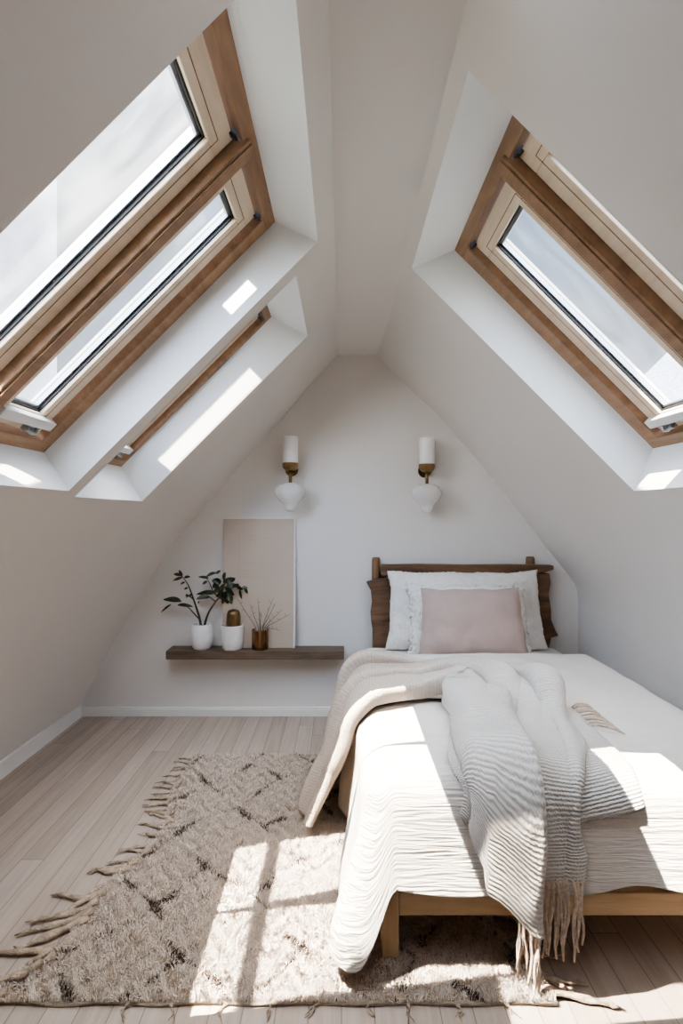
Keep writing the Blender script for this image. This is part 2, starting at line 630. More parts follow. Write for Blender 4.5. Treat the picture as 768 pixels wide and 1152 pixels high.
class Win:
    """local frame of a skylight: u up the slope, y along the room, n outwards"""

    def __init__(s, side, c, xb, xt, y0, y1):
        s.side, s.c, s.y0, s.y1 = side, c, y0, y1
        s.xb, s.zb = xb, c - abs(xb) if side > 0 else c + xb
        s.L = (abs(xb) - abs(xt)) / S2

    def p(s, u, y, n):
        return (s.xb - s.side * S2 * u + s.side * S2 * n, y, s.zb + S2 * u + S2 * n)

    def corners(s):
        return [s.p(0, s.y0, 0), s.p(0, s.y1, 0), s.p(s.L, s.y1, 0), s.p(s.L, s.y0, 0)]


w1 = Win(-1, 2.627, -1.099, -0.247, 0.98, 2.094)
w2 = Win(-1, 2.627, -1.092, -0.350, 2.19, 2.81)
w3 = Win(+1, 2.859, 1.287, 0.469, 1.29, 2.341)


def hole(xb, xt, y0, y1, near):
    zz = {round(x, 3): z for x, z in near}
    return [(xb, y0, zz[xb]), (xb, y1, zz[xb]), (xt, y1, zz[xt]), (xt, y0, zz[xt])]


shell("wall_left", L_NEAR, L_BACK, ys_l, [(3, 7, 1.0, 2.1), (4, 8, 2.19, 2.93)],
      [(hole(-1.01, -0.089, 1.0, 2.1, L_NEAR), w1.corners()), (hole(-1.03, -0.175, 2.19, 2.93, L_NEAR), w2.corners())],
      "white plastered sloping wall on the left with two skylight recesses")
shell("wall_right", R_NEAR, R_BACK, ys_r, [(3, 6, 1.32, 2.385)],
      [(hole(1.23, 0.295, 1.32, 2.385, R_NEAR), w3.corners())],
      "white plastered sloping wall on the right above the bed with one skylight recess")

mb = MB()
rows = []
RL0, RL1 = 0.35, 1.06            # unseen opening added above the camera to pass a light beam
ys_c = sorted(set(ys_l + [RL0, RL1]))
for y in ys_c:
    pl, pr = prof(L_NEAR, L_BACK, y)[0], prof(R_NEAR, R_BACK, y)[0]
    rows.append([(pl[0], y, pl[1]), (pr[0], y, pr[1])])
mb.grid(rows, lambda i, j: RL0 - 1e-6 <= ys_c[i] and ys_c[i + 1] <= RL1 + 1e-6)
tag(obj("ceiling", mb, M["wall"], smooth=True, fix=False), "narrow flat white ceiling strip between the two slopes", "ceiling", kind="structure")

mb = MB()
mb.box((-1.78, YF - 0.05, -0.12), (1.62, YB + 0.05, 0.0))
tag(obj("floor", mb, M["floor"]), "pale whitewashed floorboards running towards the back wall", "floor", kind="structure")


def gable(name, y, near_w, label, back):
    mb = MB()
    if back:
        L, R = prof(L_NEAR, L_BACK, y), prof(R_NEAR, R_BACK, y)
    else:
        L, R = L_NEAR, R_NEAR
    out = [(x - 0.03, z) for x, z in reversed(L)] + [(x + 0.03, z) for x, z in R]
    out = [(x, z + (0.03 if z > 2.2 else 0)) for x, z in out]
    n = len(out)
    y2 = y + (0.10 if back else -0.10)
    mb.add([(x, y, z) for x, z in out] + [(x, y2, z) for x, z in out],
           [tuple(range(n)), tuple(range(2 * n - 1, n - 1, -1))] + [(i, i + n, (i + 1) % n + n, (i + 1) % n) for i in range(n)])
    return tag(obj(name, mb, M["wall"]), label, "wall", kind="structure")


gable("wall_back", YB, None, "white gable wall behind the bed carrying sconces and shelf", True)

gable("wall_front", YF, None, "white gable wall opposite the bed, behind the camera", False)

# baseboards
mb = MB()
mb.box((-1.68, YB - 0.018, 0.0), (1.52, YB + 0.01, 0.048))
mb.box((-1.68, YB - 0.012, 0.048), (1.52, YB + 0.01, 0.058))
tag(obj("baseboard_back", mb, M["trim"], bevel=0.003), "white painted baseboard along the back wall", "baseboard", kind="structure")
mb = MB()
mb.add([(-1.66, YF, 0), (-1.66, YB, 0), (-1.675, YB, 0.075), (-1.675, YF, 0.075), (-1.72, YF, 0), (-1.72, YB, 0), (-1.70, YB, 0.085), (-1.70, YF, 0.085)],
       [(0, 1, 2, 3), (3, 2, 6, 7), (0, 3, 7, 4), (1, 5, 6, 2), (4, 7, 6, 5), (0, 4, 5, 1)])
tag(obj("baseboard_left", mb, M["trim"], bevel=0.003), "white painted baseboard along the left slope", "baseboard", kind="structure")
mb = MB()
mb.box((1.525, YF, 0.0), (1.56, YB, 0.08))
tag(obj("baseboard_right", mb, M["trim"], bevel=0.003), "white painted baseboard along the right knee wall", "baseboard", kind="structure")


# ------------------------------------------------------------------ skylights
def ring(mb, w, u0, u1, y0, y1, wu, wy, n0, n1):
    """a rectangular ring of four bars, wu wide at the ends of u and wy wide at the ends of y"""
    f = lambda a, b, c: w.p(a, b, c)
    mb.box((u0, y0, n0), (u0 + wu, y1, n1), f)
    mb.box((u1 - wu, y0, n0), (u1, y1, n1), f)
    mb.box((u0 + wu, y0, n0), (u1 - wu, y0 + wy, n1), f)
    mb.box((u0 + wu, y1 - wy, n0), (u1 - wu, y1, n1), f)


def make_window(idx, w, mull, fu, fy, su, sy, label):
    root = thing("window_%d" % idx, label, "skylight", w.p(0, (w.y0 + w.y1) / 2, 0), kind="structure")
    mb = MB()
    ring(mb, w, -0.012, w.L + 0.012, w.y0 - 0.012, w.y1 + 0.012, fu + 0.012, fy + 0.012, -0.002, 0.11)
    obj("frame", mb, M["frame_wood"], root, bevel=0.003)
    g = 0.013
    spans = []
    if mull:
        mb = MB()
        mb.box((fu, mull[0], -0.012), (w.L - fu + 0.02, mull[1], 0.10), w.p)
        mb.box((fu, mull[0] + 0.012, -0.018), (w.L - fu + 0.02, mull[1] - 0.022, -0.012), w.p)
        obj("mullion", mb, M["frame_wood"], root, bevel=0.004)
        spans = [(w.y0 + fy + g, mull[0] - 0.002), (mull[1] + 0.002, w.y1 - fy - g)]
    else:
        spans = [(w.y0 + fy + g, w.y1 - fy - g)]
    for (a, b) in spans:
        mb = MB()
        u0, u1 = fu + g, w.L - fu - g
        ring(mb, w, u0, u1, a, b, su, sy, 0.022, 0.085)
        # second, set-back step of the sash moulding
        s = obj("sash", mb, M["sash_wood"], root, bevel=0.003)
        mb = MB()
        ring(mb, w, u0 + su * 0.62, u1 - su * 0.62, a + sy * 0.62, b - sy * 0.62, 0.0028, 0.0028, 0.0212, 0.03)
        obj("groove", mb, M["post_wood"], s)
        mb = MB()
        ring(mb, w, u0 + su, u1 - su, a + sy, b - sy, 0.006, 0.006, 0.036, 0.070)
        obj("gasket", mb, M["gasket"], s)
        mb = MB()
        ring(mb, w, u0 + su + 0.006, u1 - su - 0.006, a + sy + 0.006, b - sy - 0.006, 0.010, 0.010, 0.046, 0.062)
        obj("spacer", mb, M["greymetal"], s)
        mb = MB()
        mb.add([w.p(u0 + su, a + sy, 0.055), w.p(u1 - su, a + sy, 0.055), w.p(u1 - su, b - sy, 0.055), w.p(u0 + su, b - sy, 0.055)], [(0, 1, 2, 3)])
        obj("pane", mb, M["glass"], s, fix=False)
        # ventilation bar on the lower rail and its latch
        mb = MB()
        mb.box((u0 + su * 0.45, a + 0.03, -0.006), (u0 + su * 0.95, b - 0.004, 0.024), w.p)
        vb = obj("vent_bar", mb, M["alu"], s, bevel=0.004)
        mb = MB()
        yc = b - 0.10
        mb.tube([w.p(u0 + 0.02, yc - 0.03, 0.0), w.p(u0 + 0.012, yc, -0.008), w.p(u0 + 0.012, yc + 0.025, -0.006), w.p(u0 + 0.03, yc + 0.035, 0.006)], 0.007, 8)
        mb.box((u0 + 0.004, yc - 0.02, 0.004), (u0 + 0.03, yc + 0.02, 0.022), w.p)
        obj("latch", mb, M["greymetal"], s, smooth=False)
        # hinge at the upper end
    for yy in ([spans[-1][1] - 0.01] + ([mull[0] - 0.03] if mull else [])):
        mb = MB()
        mb.box((w.L - fu - 0.022, yy - 0.008, 0.004), (w.L - fu - 0.004, yy + 0.010, 0.03), w.p)
        mb.tube([w.p(w.L - fu - 0.013, yy - 0.012, 0.004), w.p(w.L - fu - 0.013, yy + 0.013, 0.004)], 0.005, 8)
        obj("hinge", mb, M["gasket"], root)
    return root


make_window(1, w1, (1.598, 1.668), 0.045, 0.072, 0.075, 0.075, "large open-view skylight in the left slope with brown frame and two sashes")
make_window(2, w2, None, 0.036, 0.034, 0.065, 0.065, "smaller skylight in the left slope nearer the back wall")
make_window(3, w3, (1.690, 1.765), 0.045, 0.085, 0.075, 0.088, "large skylight in the right slope above the bed with brown frame")


rl = thing("window_4", "unseen rooflight added in the ceiling strip to pass a light beam", "skylight", (0.11, 0.7, 2.38), kind="structure")  # added out of view so a beam reaches the right of the bed
mb = MB()
ring_z = (2.345, 2.42)
mb.box((-0.03, RL0 - 0.02, ring_z[0]), (-0.004, RL1 + 0.02, ring_z[1])); mb.box((0.236, RL0 - 0.02, ring_z[0]), (0.262, RL1 + 0.02, ring_z[1]))
mb.box((-0.004, RL0 - 0.02, ring_z[0]), (0.236, RL0 + 0.01, ring_z[1])); mb.box((-0.004, RL1 - 0.01, ring_z[0]), (0.236, RL1 + 0.02, ring_z[1]))
obj("frame", mb, M["sash_wood"], rl)
mb = MB(); mb.add([(-0.005, RL0, 2.40), (0.237, RL0, 2.40), (0.237, RL1, 2.40), (-0.005, RL1, 2.40)], [(0, 1, 2, 3)])
obj("pane", mb, M["glass"], rl, fix=False)


# ------------------------------------------------------------------ bed
BX0, BX1, BY0, BY1 = 0.115, 1.36, 1.63, 3.60
bed = thing("bed_frame", "low oak bed frame with a dark live-edge headboard against the back wall", "bed", ((BX0 + BX1) / 2, (BY0 + BY1) / 2, 0))
mb = MB(); mb.box((BX0 + 0.05, BY0 + 0.004, 0.142), (BX1 - 0.05, BY0 + 0.032, 0.208))
obj("foot_rail", mb, M["bed_wood"], bed, bevel=0.003)
for x in (BX0 + 0.005, BX1 - 0.035):
    mb = MB(); mb.box((x, BY0 + 0.05, 0.142), (x + 0.03, BY1 - 0.05, 0.208))
    obj("side_rail", mb, wood("side_rail_wood", (0.47, 0.32, 0.185), (0.68, 0.50, 0.32), (30, 3, 30)) if "side" not in M else M["side"], bed, bevel=0.003)
mb = MB(); mb.box((BX0 + 0.05, BY1 - 0.05, 0.142), (BX1 - 0.05, BY1 - 0.02, 0.208))
obj("head_rail", mb, M["bed_wood"], bed, bevel=0.003)
for x in (BX0, BX1 - 0.05):
    for y in (BY0, BY1 - 0.07):
        mb = MB(); mb.box((x, y, 0.022 if y < 2 and x < 0.5 else 0.0), (x + 0.05, y + 0.05, 0.225))
        obj("leg", mb, M["bed_leg_wood"], bed, bevel=0.004)
for k in range(12):
    y = BY0 + 0.12 + k * 0.155
    mb = MB(); mb.box((BX0 + 0.03, y, 0.19), (BX1 - 0.03, y + 0.07, 0.208))
    obj("slat", mb, M["bed_wood"], bed)

# headboard: wavy slab, top rail, two log posts
HBY = 3.565


def hb(u, v, d=3.60):
    p = at(u, v, d)
    return (p.x, p.z)


outline = [hb(*q) for q in [(420, 735), (420, 715), (417.5, 700), (416.5, 688), (418, 676), (417, 664), (411.5, 654), (420, 651.5), (432, 650),
                            (436, 646), (470, 645.5), (520, 645), (570, 644), (605, 643), (616, 645), (617, 655), (615, 668), (617.5, 684),
                            (618, 697), (623, 709), (626, 714), (618, 716), (614, 735)]]
n = len(outline)
mb = MB()
mb.add([(x, HBY, z) for x, z in outline] + [(x, HBY + 0.04, z) for x, z in outline],
       [tuple(range(n)), tuple(range(2 * n - 1, n - 1, -1))] + [(i, i + n, (i + 1) % n + n, (i + 1) % n) for i in range(n)])
head = obj("headboard", mb, M["headboard_wood"], bed, bevel=0.006)
mb = MB()
pts = [hb(*q) for q in [(426, 635), (470, 634), (520, 635), (575, 634.5), (619.5, 635.5), (620, 640), (606, 643.5), (575, 645.5), (520, 646.5), (470, 646), (428, 646.5)]]
n = len(pts)
mb.add([(x, HBY - 0.015, z) for x, z in pts] + [(x, HBY + 0.05, z) for x, z in pts],
       [tuple(range(n)), tuple(range(2 * n - 1, n - 1, -1))] + [(i, i + n, (i + 1) % n + n, (i + 1) % n) for i in range(n)])
obj("top_rail", mb, M["headboard_wood"], bed, bevel=0.006)
for u, v in ((423.5, 628), (599.5, 627)):
    p = at(u, v, 3.57)
    mb = MB()
    zt = p.z
    mb.lathe([(0.024, 0.22), (0.025, 0.5), (0.026, 0.8), (0.0265, zt - 0.06), (0.0262, zt - 0.012), (0.022, zt)], (p.x, HBY + 0.062, 0), 18,
             lambda a, z: 1 + 0.04 * math.sin(2 * a + 9 * z))
    obj("post", mb, M["post_wood"], bed, smooth=True)

# mattress
mb = MB()
mb.box((0.13, 1.675, 0.208), (1.335, 3.535, 0.475))
mt = obj("mattress", mb, M["mattress"], smooth=True, bevel=0.05, loc=(0.73, 2.6, 0.208))
mt.modifiers["soft_edges"].segments = 5
tag(mt, "white mattress on the oak bed frame, showing beneath the pillows", "mattress")

# ------------------------------------------------------------------ draped cloth
DX0, DX1, DY0 = 0.055, 1.365, 1.585
ZT, RR = 0.555, 0.095


def drape(a, b, lift=0.0, folds=1.0):
    """cloth coordinates (a across, b along the bed) -> point on the covers"""
    cx0, cx1, cy0 = DX0 + RR, DX1 - RR, DY0 + RR
    nx, ny = min(max(a, cx0), cx1), max(b, cy0)
    dx, dy = a - nx, b - ny
    d = math.hypot(dx, dy)
    puff = 0.010 * mnoise.noise(Vector((a * 3.0, b * 3.0, 0.3))) + 0.006 * mnoise.noise(Vector((a * 9, b * 7, 5.1)))
    if d < 1e-6:
        return Vector((nx, ny, ZT + lift + puff * folds))
    gx, gy = dx / d, dy / d
    if dx < 0 and dy < 0:          # the cloth's corner is rounded
        dl, df = 0.545, 0.365
        full = min(dl / max(1e-6, abs(gx)), df / max(1e-6, abs(gy)))
        phi = math.degrees(math.atan2(abs(gy), abs(gx)))
        d *= lerp(0.52, df, sstep(58, 90, phi)) / full
    r = RR
    if d < r * PI / 2:
        th = d / r
        out = (r + lift) * math.sin(th)
        z = ZT - r + (r + lift) * math.cos(th) + puff * folds * math.cos(th)
    else:
        h = d - r * PI / 2
        # position along the hem, going round the corner
        if dx > 0:
            s = b + 7
        elif dx < 0 and dy < 0:
            s = cy0 - 0.22 * math.atan2(-dy, -dx)
        elif dx < 0:
            s = b
        else:
            s = cy0 - 0.22 * PI / 2 - (nx - cx0)
        A = min(1.0, h / 0.3)
        wav = (0.030 * math.sin(s * 11 + 0.6) + 0.018 * math.sin(s * 23 + 2.0)) * A
        corner = 0.15 * A * (4 * gx * gx * gy * gy) if dx < 0 else 0
        side = 1.0 if dx < 0 else 0.55
        out = r + lift + folds * (wav * side + corner) + 0.07 * h
        z = ZT - r - h
        zmin = 0.05
        if z < zmin:
            out += (zmin - z) * 0.55
            z = zmin + 0.01 * math.sin(s * 30)
    return Vector((nx + gx * out, ny + gy * out, z))


def drape_n(a, b, lift, folds=1.0):
    """point lifted by `lift` along the surface"""
    e = 0.012
    p = drape(a, b, 0.0, folds)
    pa, pb = drape(a + e, b, 0, folds) - drape(a - e, b, 0, folds), drape(a, b + e, 0, folds) - drape(a, b - e, 0, folds)
    nn = pa.cross(pb)
    if nn.length < 1e-9:
        return p + Vector((0, 0, lift))
    return p + nn.normalized() * lift


mb = MB()
A0, A1 = -0.40, 1.62
B1 = 3.02
na, nb = 150, 170
rows, uvs = [], []
for i in range(nb + 1):
    row = []
    for j in range(na + 1):
        a = lerp(A0, A1, j / na)
        hemf = 1.320 + 0.004 * sstep(0.35, 0.8, a) + 0.010 * math.sin(a * 9 + 0.5) + 0.008 * math.sin(a * 17)
        hemf += 0.02 * sstep(0.35, 0.1, a) * 0
        b = lerp(hemf, B1 + 0.01 * math.sin(a * 8), (i / nb) ** 1.25)
        p = drape(a, b)
        # front drop: creases
        row.append(p)
        uvs.append((a, b))
    rows.append(row)
# thick folded top edge near the pillows
for k, (dy, dz) in enumerate([(0.012, -0.006), (0.016, -0.03), (0.0, -0.055), (-0.10, -0.06)]):
    row = []
    for j in range(na + 1):
        p = rows[nb][j]
        row.append(p + Vector((0, dy, dz)))
        uvs.append((lerp(A0, A1, j / na), B1 + 0.03 * k))
    rows.append(row)
mb.grid(rows)
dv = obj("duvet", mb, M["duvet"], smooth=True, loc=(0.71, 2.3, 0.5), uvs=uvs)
sol = dv.modifiers.new("thickness", "SOLIDIFY")
sol.thickness = 0.012
sol.offset = -1
tag(dv, "crinkled cream duvet draped over the bed and its foot end", "duvet")

# knitted throw: one ribbon up the left side of the bed, across, and down over the foot
thr = thing("throw_blanket", "chunky knitted beige and grey throw bunched across the duvet, fringed end hanging over the foot", "blanket", (0.55, 2.3, 0.56))
spine = [(-0.45, 2.40), (-0.34, 2.44), (-0.22, 2.48), (-0.08, 2.51), (0.06, 2.53), (0.18, 2.53), (0.30, 2.51), (0.42, 2.48), (0.54, 2.43),
         (0.625, 2.35), (0.645, 2.24), (0.62, 2.12), (0.585, 1.98), (0.555, 1.86), (0.53, 1.74), (0.51, 1.62), (0.50, 1.52), (0.49, 1.44), (0.485, 1.36)]
width = [0.36, 0.52, 0.66, 0.74, 0.76, 0.70, 0.60, 0.48, 0.40, 0.40, 0.44, 0.45, 0.43, 0.41, 0.38, 0.36, 0.345, 0.335, 0.33]
ampl = [0.020, 0.028, 0.036, 0.044, 0.048, 0.050, 0.052, 0.056, 0.062, 0.066, 0.066, 0.062, 0.058, 0.055, 0.052, 0.05, 0.05, 0.045, 0.04]


def catmull(arr, t):
    n = len(arr) - 1
    x = min(max(t, 0), 1) * n
    i = min(int(x), n - 1)
    f = x - i
    g = lambda k: arr[min(max(k, 0), n)]
    out = []
    tup = isinstance(arr[0], tuple)
    for c in range(len(arr[0]) if tup else 1):
        p0, p1, p2, p3 = [(g(i + q)[c] if tup else g(i + q)) for q in (-1, 0, 1, 2)]
        out.append(0.5 * (2 * p1 + (p2 - p0) * f + (2 * p0 - 5 * p1 + 4 * p2 - p3) * f * f + (3 * p1 - p0 - 3 * p2 + p3) * f ** 3))
    return tuple(out) if tup else out[0]


def ridge(t, c, w):
    x = (t - c) / w
    return math.sqrt(1 - x * x) if abs(x) < 1 else 0.0


def throw_h(t, s, am):
    """fold height across the ribbon, t in -1..1: rounded ridges with sharp creases between them"""
    nz = lambda f, k: mnoise.noise(Vector((s * f, k, 0.4)))
    tt = t + 0.16 * nz(4, 2.2) + 0.05 * math.sin(s * 21 + 3 * t)
    c = [-0.82 + 0.10 * nz(5, 1), -0.36 + 0.22 * nz(4, 5), 0.10 + 0.25 * nz(4.5, 9), 0.52 + 0.22 * nz(4, 13), 0.86 + 0.1 * nz(5, 17)]
    top = max(ridge(tt, c[0], 0.25), (0.75 + 0.5 * nz(6, 21)) * ridge(tt, c[1], 0.30), (0.85 + 0.5 * nz(6, 25)) * ridge(tt, c[2], 0.27),
              (0.6 + 0.6 * nz(6, 29)) * ridge(tt, c[3], 0.27), 0.45 * ridge(tt, c[4], 0.2))
    # the tail: one thick roll on the left, a lower one beside it, the rest nearly flat
    rc = lerp(-0.60, -0.42, sstep(0.6, 1.0, s))
    tl = t + 0.05 * math.sin(s * 13)
    tail = max(1.35 * lerp(0.8, 1.1, sstep(0.6, 0.8, s)) * ridge(tl, rc, 0.40), 0.40 * ridge(tl, rc + 0.52 + 0.1 * nz(5, 33), 0.24) * (1 - 0.5 * sstep(0.75, 0.95, s)),
               (0.22 + 0.2 * nz(7, 37)) * ridge(tl, 0.45, 0.36), 0.30 * ridge(tl, 0.90, 0.16))
    h = am * lerp(top, tail, sstep(0.44, 0.62, s))
    edge = 1 - abs(t) ** 14
    h *= 1 + 0.5 * mnoise.noise(Vector((t * 1.5, s * 9, 4.4)))
    return 0.016 + h * edge + 0.010 * mnoise.noise(Vector((t * 2.2, s * 11, 7))) + 0.005 * mnoise.noise(Vector((t * 6, s * 30, 3)))


def fold(t, s, am):
    """height and sideways shift: loose overlapping folds along the upper part, one thick roll on the tail"""
    m = sstep(0.50, 0.64, s)
    nz = lambda f, k: mnoise.noise(Vector((s * f, k, 0.4)))
    ph = 2 * PI * (1.30 * t + 0.45 * nz(3.2, 1.0) + 0.10 * math.sin(10 * s)) + 1.6
    loc = 0.95 + 0.9 * mnoise.noise(Vector((t * 1.3, s * 4, 9.1)))
    loc = max(0.2, loc) * (1 - abs(t) ** 12)
    cup = sstep(0.0, 0.16, s)
    h1 = am * 1.15 * loc * (0.5 - 0.5 * math.cos(ph)) * lerp(0.6, 1, cup)
    s1 = -(0.10 * (0.5 - 0.5 * math.cos(ph)) + 0.05 * math.sin(ph)) * loc * (am / 0.05)
    h1 += 0.30 * am * max(0, math.sin(2 * ph + 2 + 6 * s)) * (1 - abs(t) ** 12)
    h1 += 0.010 * mnoise.noise(Vector((t * 2.2, s * 11, 7)))
    h2 = throw_h(t, s, am) - 0.016
    rc = lerp(-0.60, -0.42, sstep(0.6, 1.0, s))
    s2 = 0.075 * ridge(t, rc + 0.16, 0.30) + 0.03 * (1 - t * t) * nz(5, 41)
    # bunched pleats where the throw turns towards the foot of the bed
    win = sstep(0.36, 0.45, s) * (1 - sstep(0.56, 0.68, s)) * (1 - abs(t) ** 12)
    pp = 2 * PI * (2.6 * t + 0.3 * nz(8, 51)) + 14 * s
    pl_ = (0.5 + 0.5 * math.sin(pp)) ** 0.7 * win * max(0.0, 0.7 + 0.9 * mnoise.noise(Vector((t * 2, s * 8, 8.8))))
    # waves along the length
    wl = 0.012 * mnoise.noise(Vector((t * 1.2, s * 16, 2.7))) * (1 - abs(t) ** 12)
    return 0.018 + max(0.0, lerp(h1, h2, m) + 0.055 * pl_ + wl), lerp(s1 * (1 - 0.8 * sstep(0.33, 0.45, s)), s2, m) - 0.03 * win * math.cos(pp)


ns, nt_ = 300, 110
mb = MB()
rows, uvs = [], []
slen = 0
prev = None
hem = []
for i in range(ns + 1):
    s = i / ns
    a, b = catmull(spine, s)
    a2, b2 = catmull(spine, s + 0.004)
    a1, b1 = catmull(spine, s - 0.004)
    tx, ty = a2 - a1, b2 - b1
    l = math.hypot(tx, ty)
    nx, ny = -ty / l, tx / l
    w = catmull(width, s)
    am = catmull(ampl, s)
    if prev:
        slen += math.hypot(a - prev[0], b - prev[1])
    prev = (a, b)
    row = []
    for j in range(nt_ + 1):
        t = -1 + 2 * j / nt_
        # the foot end hangs lower on its left half
        ext = 0.0
        if s > 0.82:
            ext = (s - 0.82) / 0.18 * (0.11 * ridge(t, -0.22, 0.38) - 0.17 * sstep(-0.35, -1.0, t) - 0.02 * sstep(0.1, 0.9, t))
        e = 0.02 * math.sin(s * 25 + (2 if t > 0 else 0)) * abs(t) ** 3
        aa, bb = a + nx * (t * w / 2 + e * (1 if t > 0 else -1)), b + ny * (t * w / 2 + e)
        bb -= ext
        hh, sh = fold(t, s, am)
        aa += nx * sh
        bb += ny * sh
        q = drape_n(aa, bb, hh, 0.9)
        if q.x < 0.14:             # the loose end swings clear of the bed side
            q.x -= 0.38 * max(0.0, 0.47 - q.z) ** 1.2
        row.append(q)
        uvs.append((t * 0.4, slen))
    rows.append(row)
mb.grid(rows)
# the loose corner layer to the right of the tail
c00, c10, c11, c01 = (0.62, 2.22), (0.865, 2.14), (0.835, 1.55), (0.58, 1.49)
rows2 = []
for i in range(41):
    f = i / 40
    row = []
    for j in range(25):
        g = j / 24
        a = lerp(lerp(c00[0], c10[0], g), lerp(c01[0], c11[0], g), f)
        b = lerp(lerp(c00[1], c10[1], g), lerp(c01[1], c11[1], g), f)
        row.append(drape_n(a, b, 0.011 + 0.006 * math.sin(g * 5 + f * 3), 1.0))
        uvs.append((g * 0.3, 1.2 + f * 0.75))
    rows2.append(row)
mb.grid(rows2)
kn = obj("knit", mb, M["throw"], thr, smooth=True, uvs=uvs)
sol = kn.modifiers.new("thickness", "SOLIDIFY")
sol.thickness = 0.009
sol.offset = 1

hemrow = rows[-1]
for k in range(34):
    f = 0.42 + 0.57 * (k + 0.5) / 34
    p = hemrow[int(f * nt_)]
    mb = MB()
    L = random.uniform(0.17, 0.23)
    dx, dy = random.uniform(-0.025, 0.015), random.uniform(-0.02, 0.01)
    pts = []
    for q in range(7):
        g = q / 6
        pts.append((p.x + dx * g + 0.004 * math.sin(g * 9 + k), p.y - 0.006 + dy * g * g + 0.003 * math.sin(g * 7 + k * 2), max(0.03, p.z + 0.012 - L * g)))
    mb.tube(pts, [0.004, 0.005, 0.0046, 0.0045, 0.0042, 0.004, 0.0025], 6)
    obj("tassel", mb, M["fringe"], thr, smooth=True)
for k in range(9):
    g0 = k / 8
    p = Vector(rows2[int(1 + 13 * g0)][24])
    mb = MB()
    q = [p + Vector((0.085 * t, (0.045 - 0.013 * k) * t + 0.004 * math.sin(6 * t + k), 0.014 + 0.012 * math.sin(3 * t) - 0.012 * t)) for t in (0, 0.25, 0.5, 0.75, 1.0)]
    mb.tube(q, [0.004, 0.005, 0.0045, 0.004, 0.0025], 6)
    obj("tassel", mb, M["fringe"], thr, smooth=True)


# ------------------------------------------------------------------ pillows
def pillow(name, cx, zb, y, w, h, t, lean, mat, label, cat, rough=0.0, wtop=1.0, seed=0, tufts=0, frill=0.0):
    nu, nv = 64, 44
    mb = MB()
    rot = Matrix.Rotation(lean, 3, "X")

    def P(u, v, s):
        wx = lerp(1.0, wtop, (v + 1) / 2)
        pinch = 1 - 0.05 * (1 - abs(v) ** 3) * abs(u) ** 3
        x = w / 2 * u * wx * pinch
        z = h / 2 * v * (1 - 0.06 * (1 - abs(u) ** 3) * abs(v) ** 3)
        prof_ = max(0.0, (1 - u ** 4)) ** 0.55 * max(0.0, (1 - v ** 4)) ** 0.55
        th = t / 2 * prof_
        nz = mnoise.noise(Vector((u * 2.2 + seed, v * 2.2, s * 3.0))) * 0.018 + mnoise.noise(Vector((u * 7 + seed, v * 5, s))) * 0.006
        if rough:
            nz += rough * mnoise.noise(Vector((u * 22 + seed, v * 16, 1.7 + s)))
        yv = s * (th + nz * prof_ ** 0.5)
        # slack: edges wave a little
        z += 0.012 * mnoise.noise(Vector((u * 2.5 + seed, 3.1, v))) * abs(v) + frill * mnoise.noise(Vector((u * 30, v * 30, seed))) * max(abs(u), abs(v)) ** 6
        x += 0.010 * mnoise.noise(Vector((seed, v * 3.0, 1.2))) * abs(u) + frill * mnoise.noise(Vector((v * 30, u * 30, seed + 9))) * max(abs(u), abs(v)) ** 6
        q = rot @ Vector((x, yv, z + h / 2))
        return Vector((cx, y, zb)) + q
    us = [math.sin(PI / 2 * (-1 + 2 * i / nu)) * 0.35 + (-1 + 2 * i / nu) * 0.65 for i in range(nu + 1)]
    vs = [math.sin(PI / 2 * (-1 + 2 * i / nv)) * 0.35 + (-1 + 2 * i / nv) * 0.65 for i in range(nv + 1)]
    for s in (-1, 1):
        mb.grid([[P(u, v, s) for u in us] for v in vs])
    o = obj(name, mb, mat, smooth=True, loc=(cx, y, zb))
    bm = bmesh.new()
    bm.from_mesh(o.data)
    bmesh.ops.remove_doubles(bm, verts=bm.verts[:], dist=0.0004)
    bmesh.ops.recalc_face_normals(bm, faces=bm.faces[:])
    bm.to_mesh(o.data)
    bm.free()
    tag(o, label, cat)
    return o, P


big, _ = pillow("pillow", 0.752, 0.478, 3.40, 0.985, 0.485, 0.17, math.radians(-14), M["whitefab"],
                "large white bed pillow leaning on the wooden headboard", "pillow", rough=0.006, wtop=0.95, seed=3, frill=0.006)
mid, P2 = pillow("ruffled_pillow", 0.735, 0.478, 3.25, 0.72, 0.425, 0.13, math.radians(-16), M["ruffle"],
                 "ruffled white cushion mostly hidden behind the pink cushion", "cushion", rough=0.016, wtop=0.98, seed=8, frill=0.03)
pink, P3 = pillow("pink_cushion", 0.735, 0.48, 3.135, 0.625, 0.415, 0.16, math.radians(-17), M["pinkfab"],
                  "dusty pink rectangular cushion at the front of the pillows", "cushion", wtop=0.90, seed=14)
for sx_ in (-0.985, 0.985):
    mb = MB()
    mb.tube([P3(sx_, -0.96 + 0.08 * k, -1) for k in range(25)], 0.003, 5)
    obj("piping", mb, M["pinkfab"], pink, smooth=True)

# ------------------------------------------------------------------ rug
RX0, RX1, RY0, RY1 = -0.80, 0.50, 1.495, 3.02
rug = thing("shaggy_rug", "shaggy cream rug with dark diamond lines and tassels, lying beside and under the bed", "rug", (-0.15, 2.25, 0))


def rug_left(y):
    return RX0 + 0.05 * math.sin(y * 3.1 + 0.4) + 0.025 * math.sin(y * 9) - 0.10 * sstep(1.75, 1.5, y) + 0.0


def rug_right(y):
    return RX1 + 0.02 * math.sin(y * 6) + 0.06 * sstep(1.8, 1.5, y)


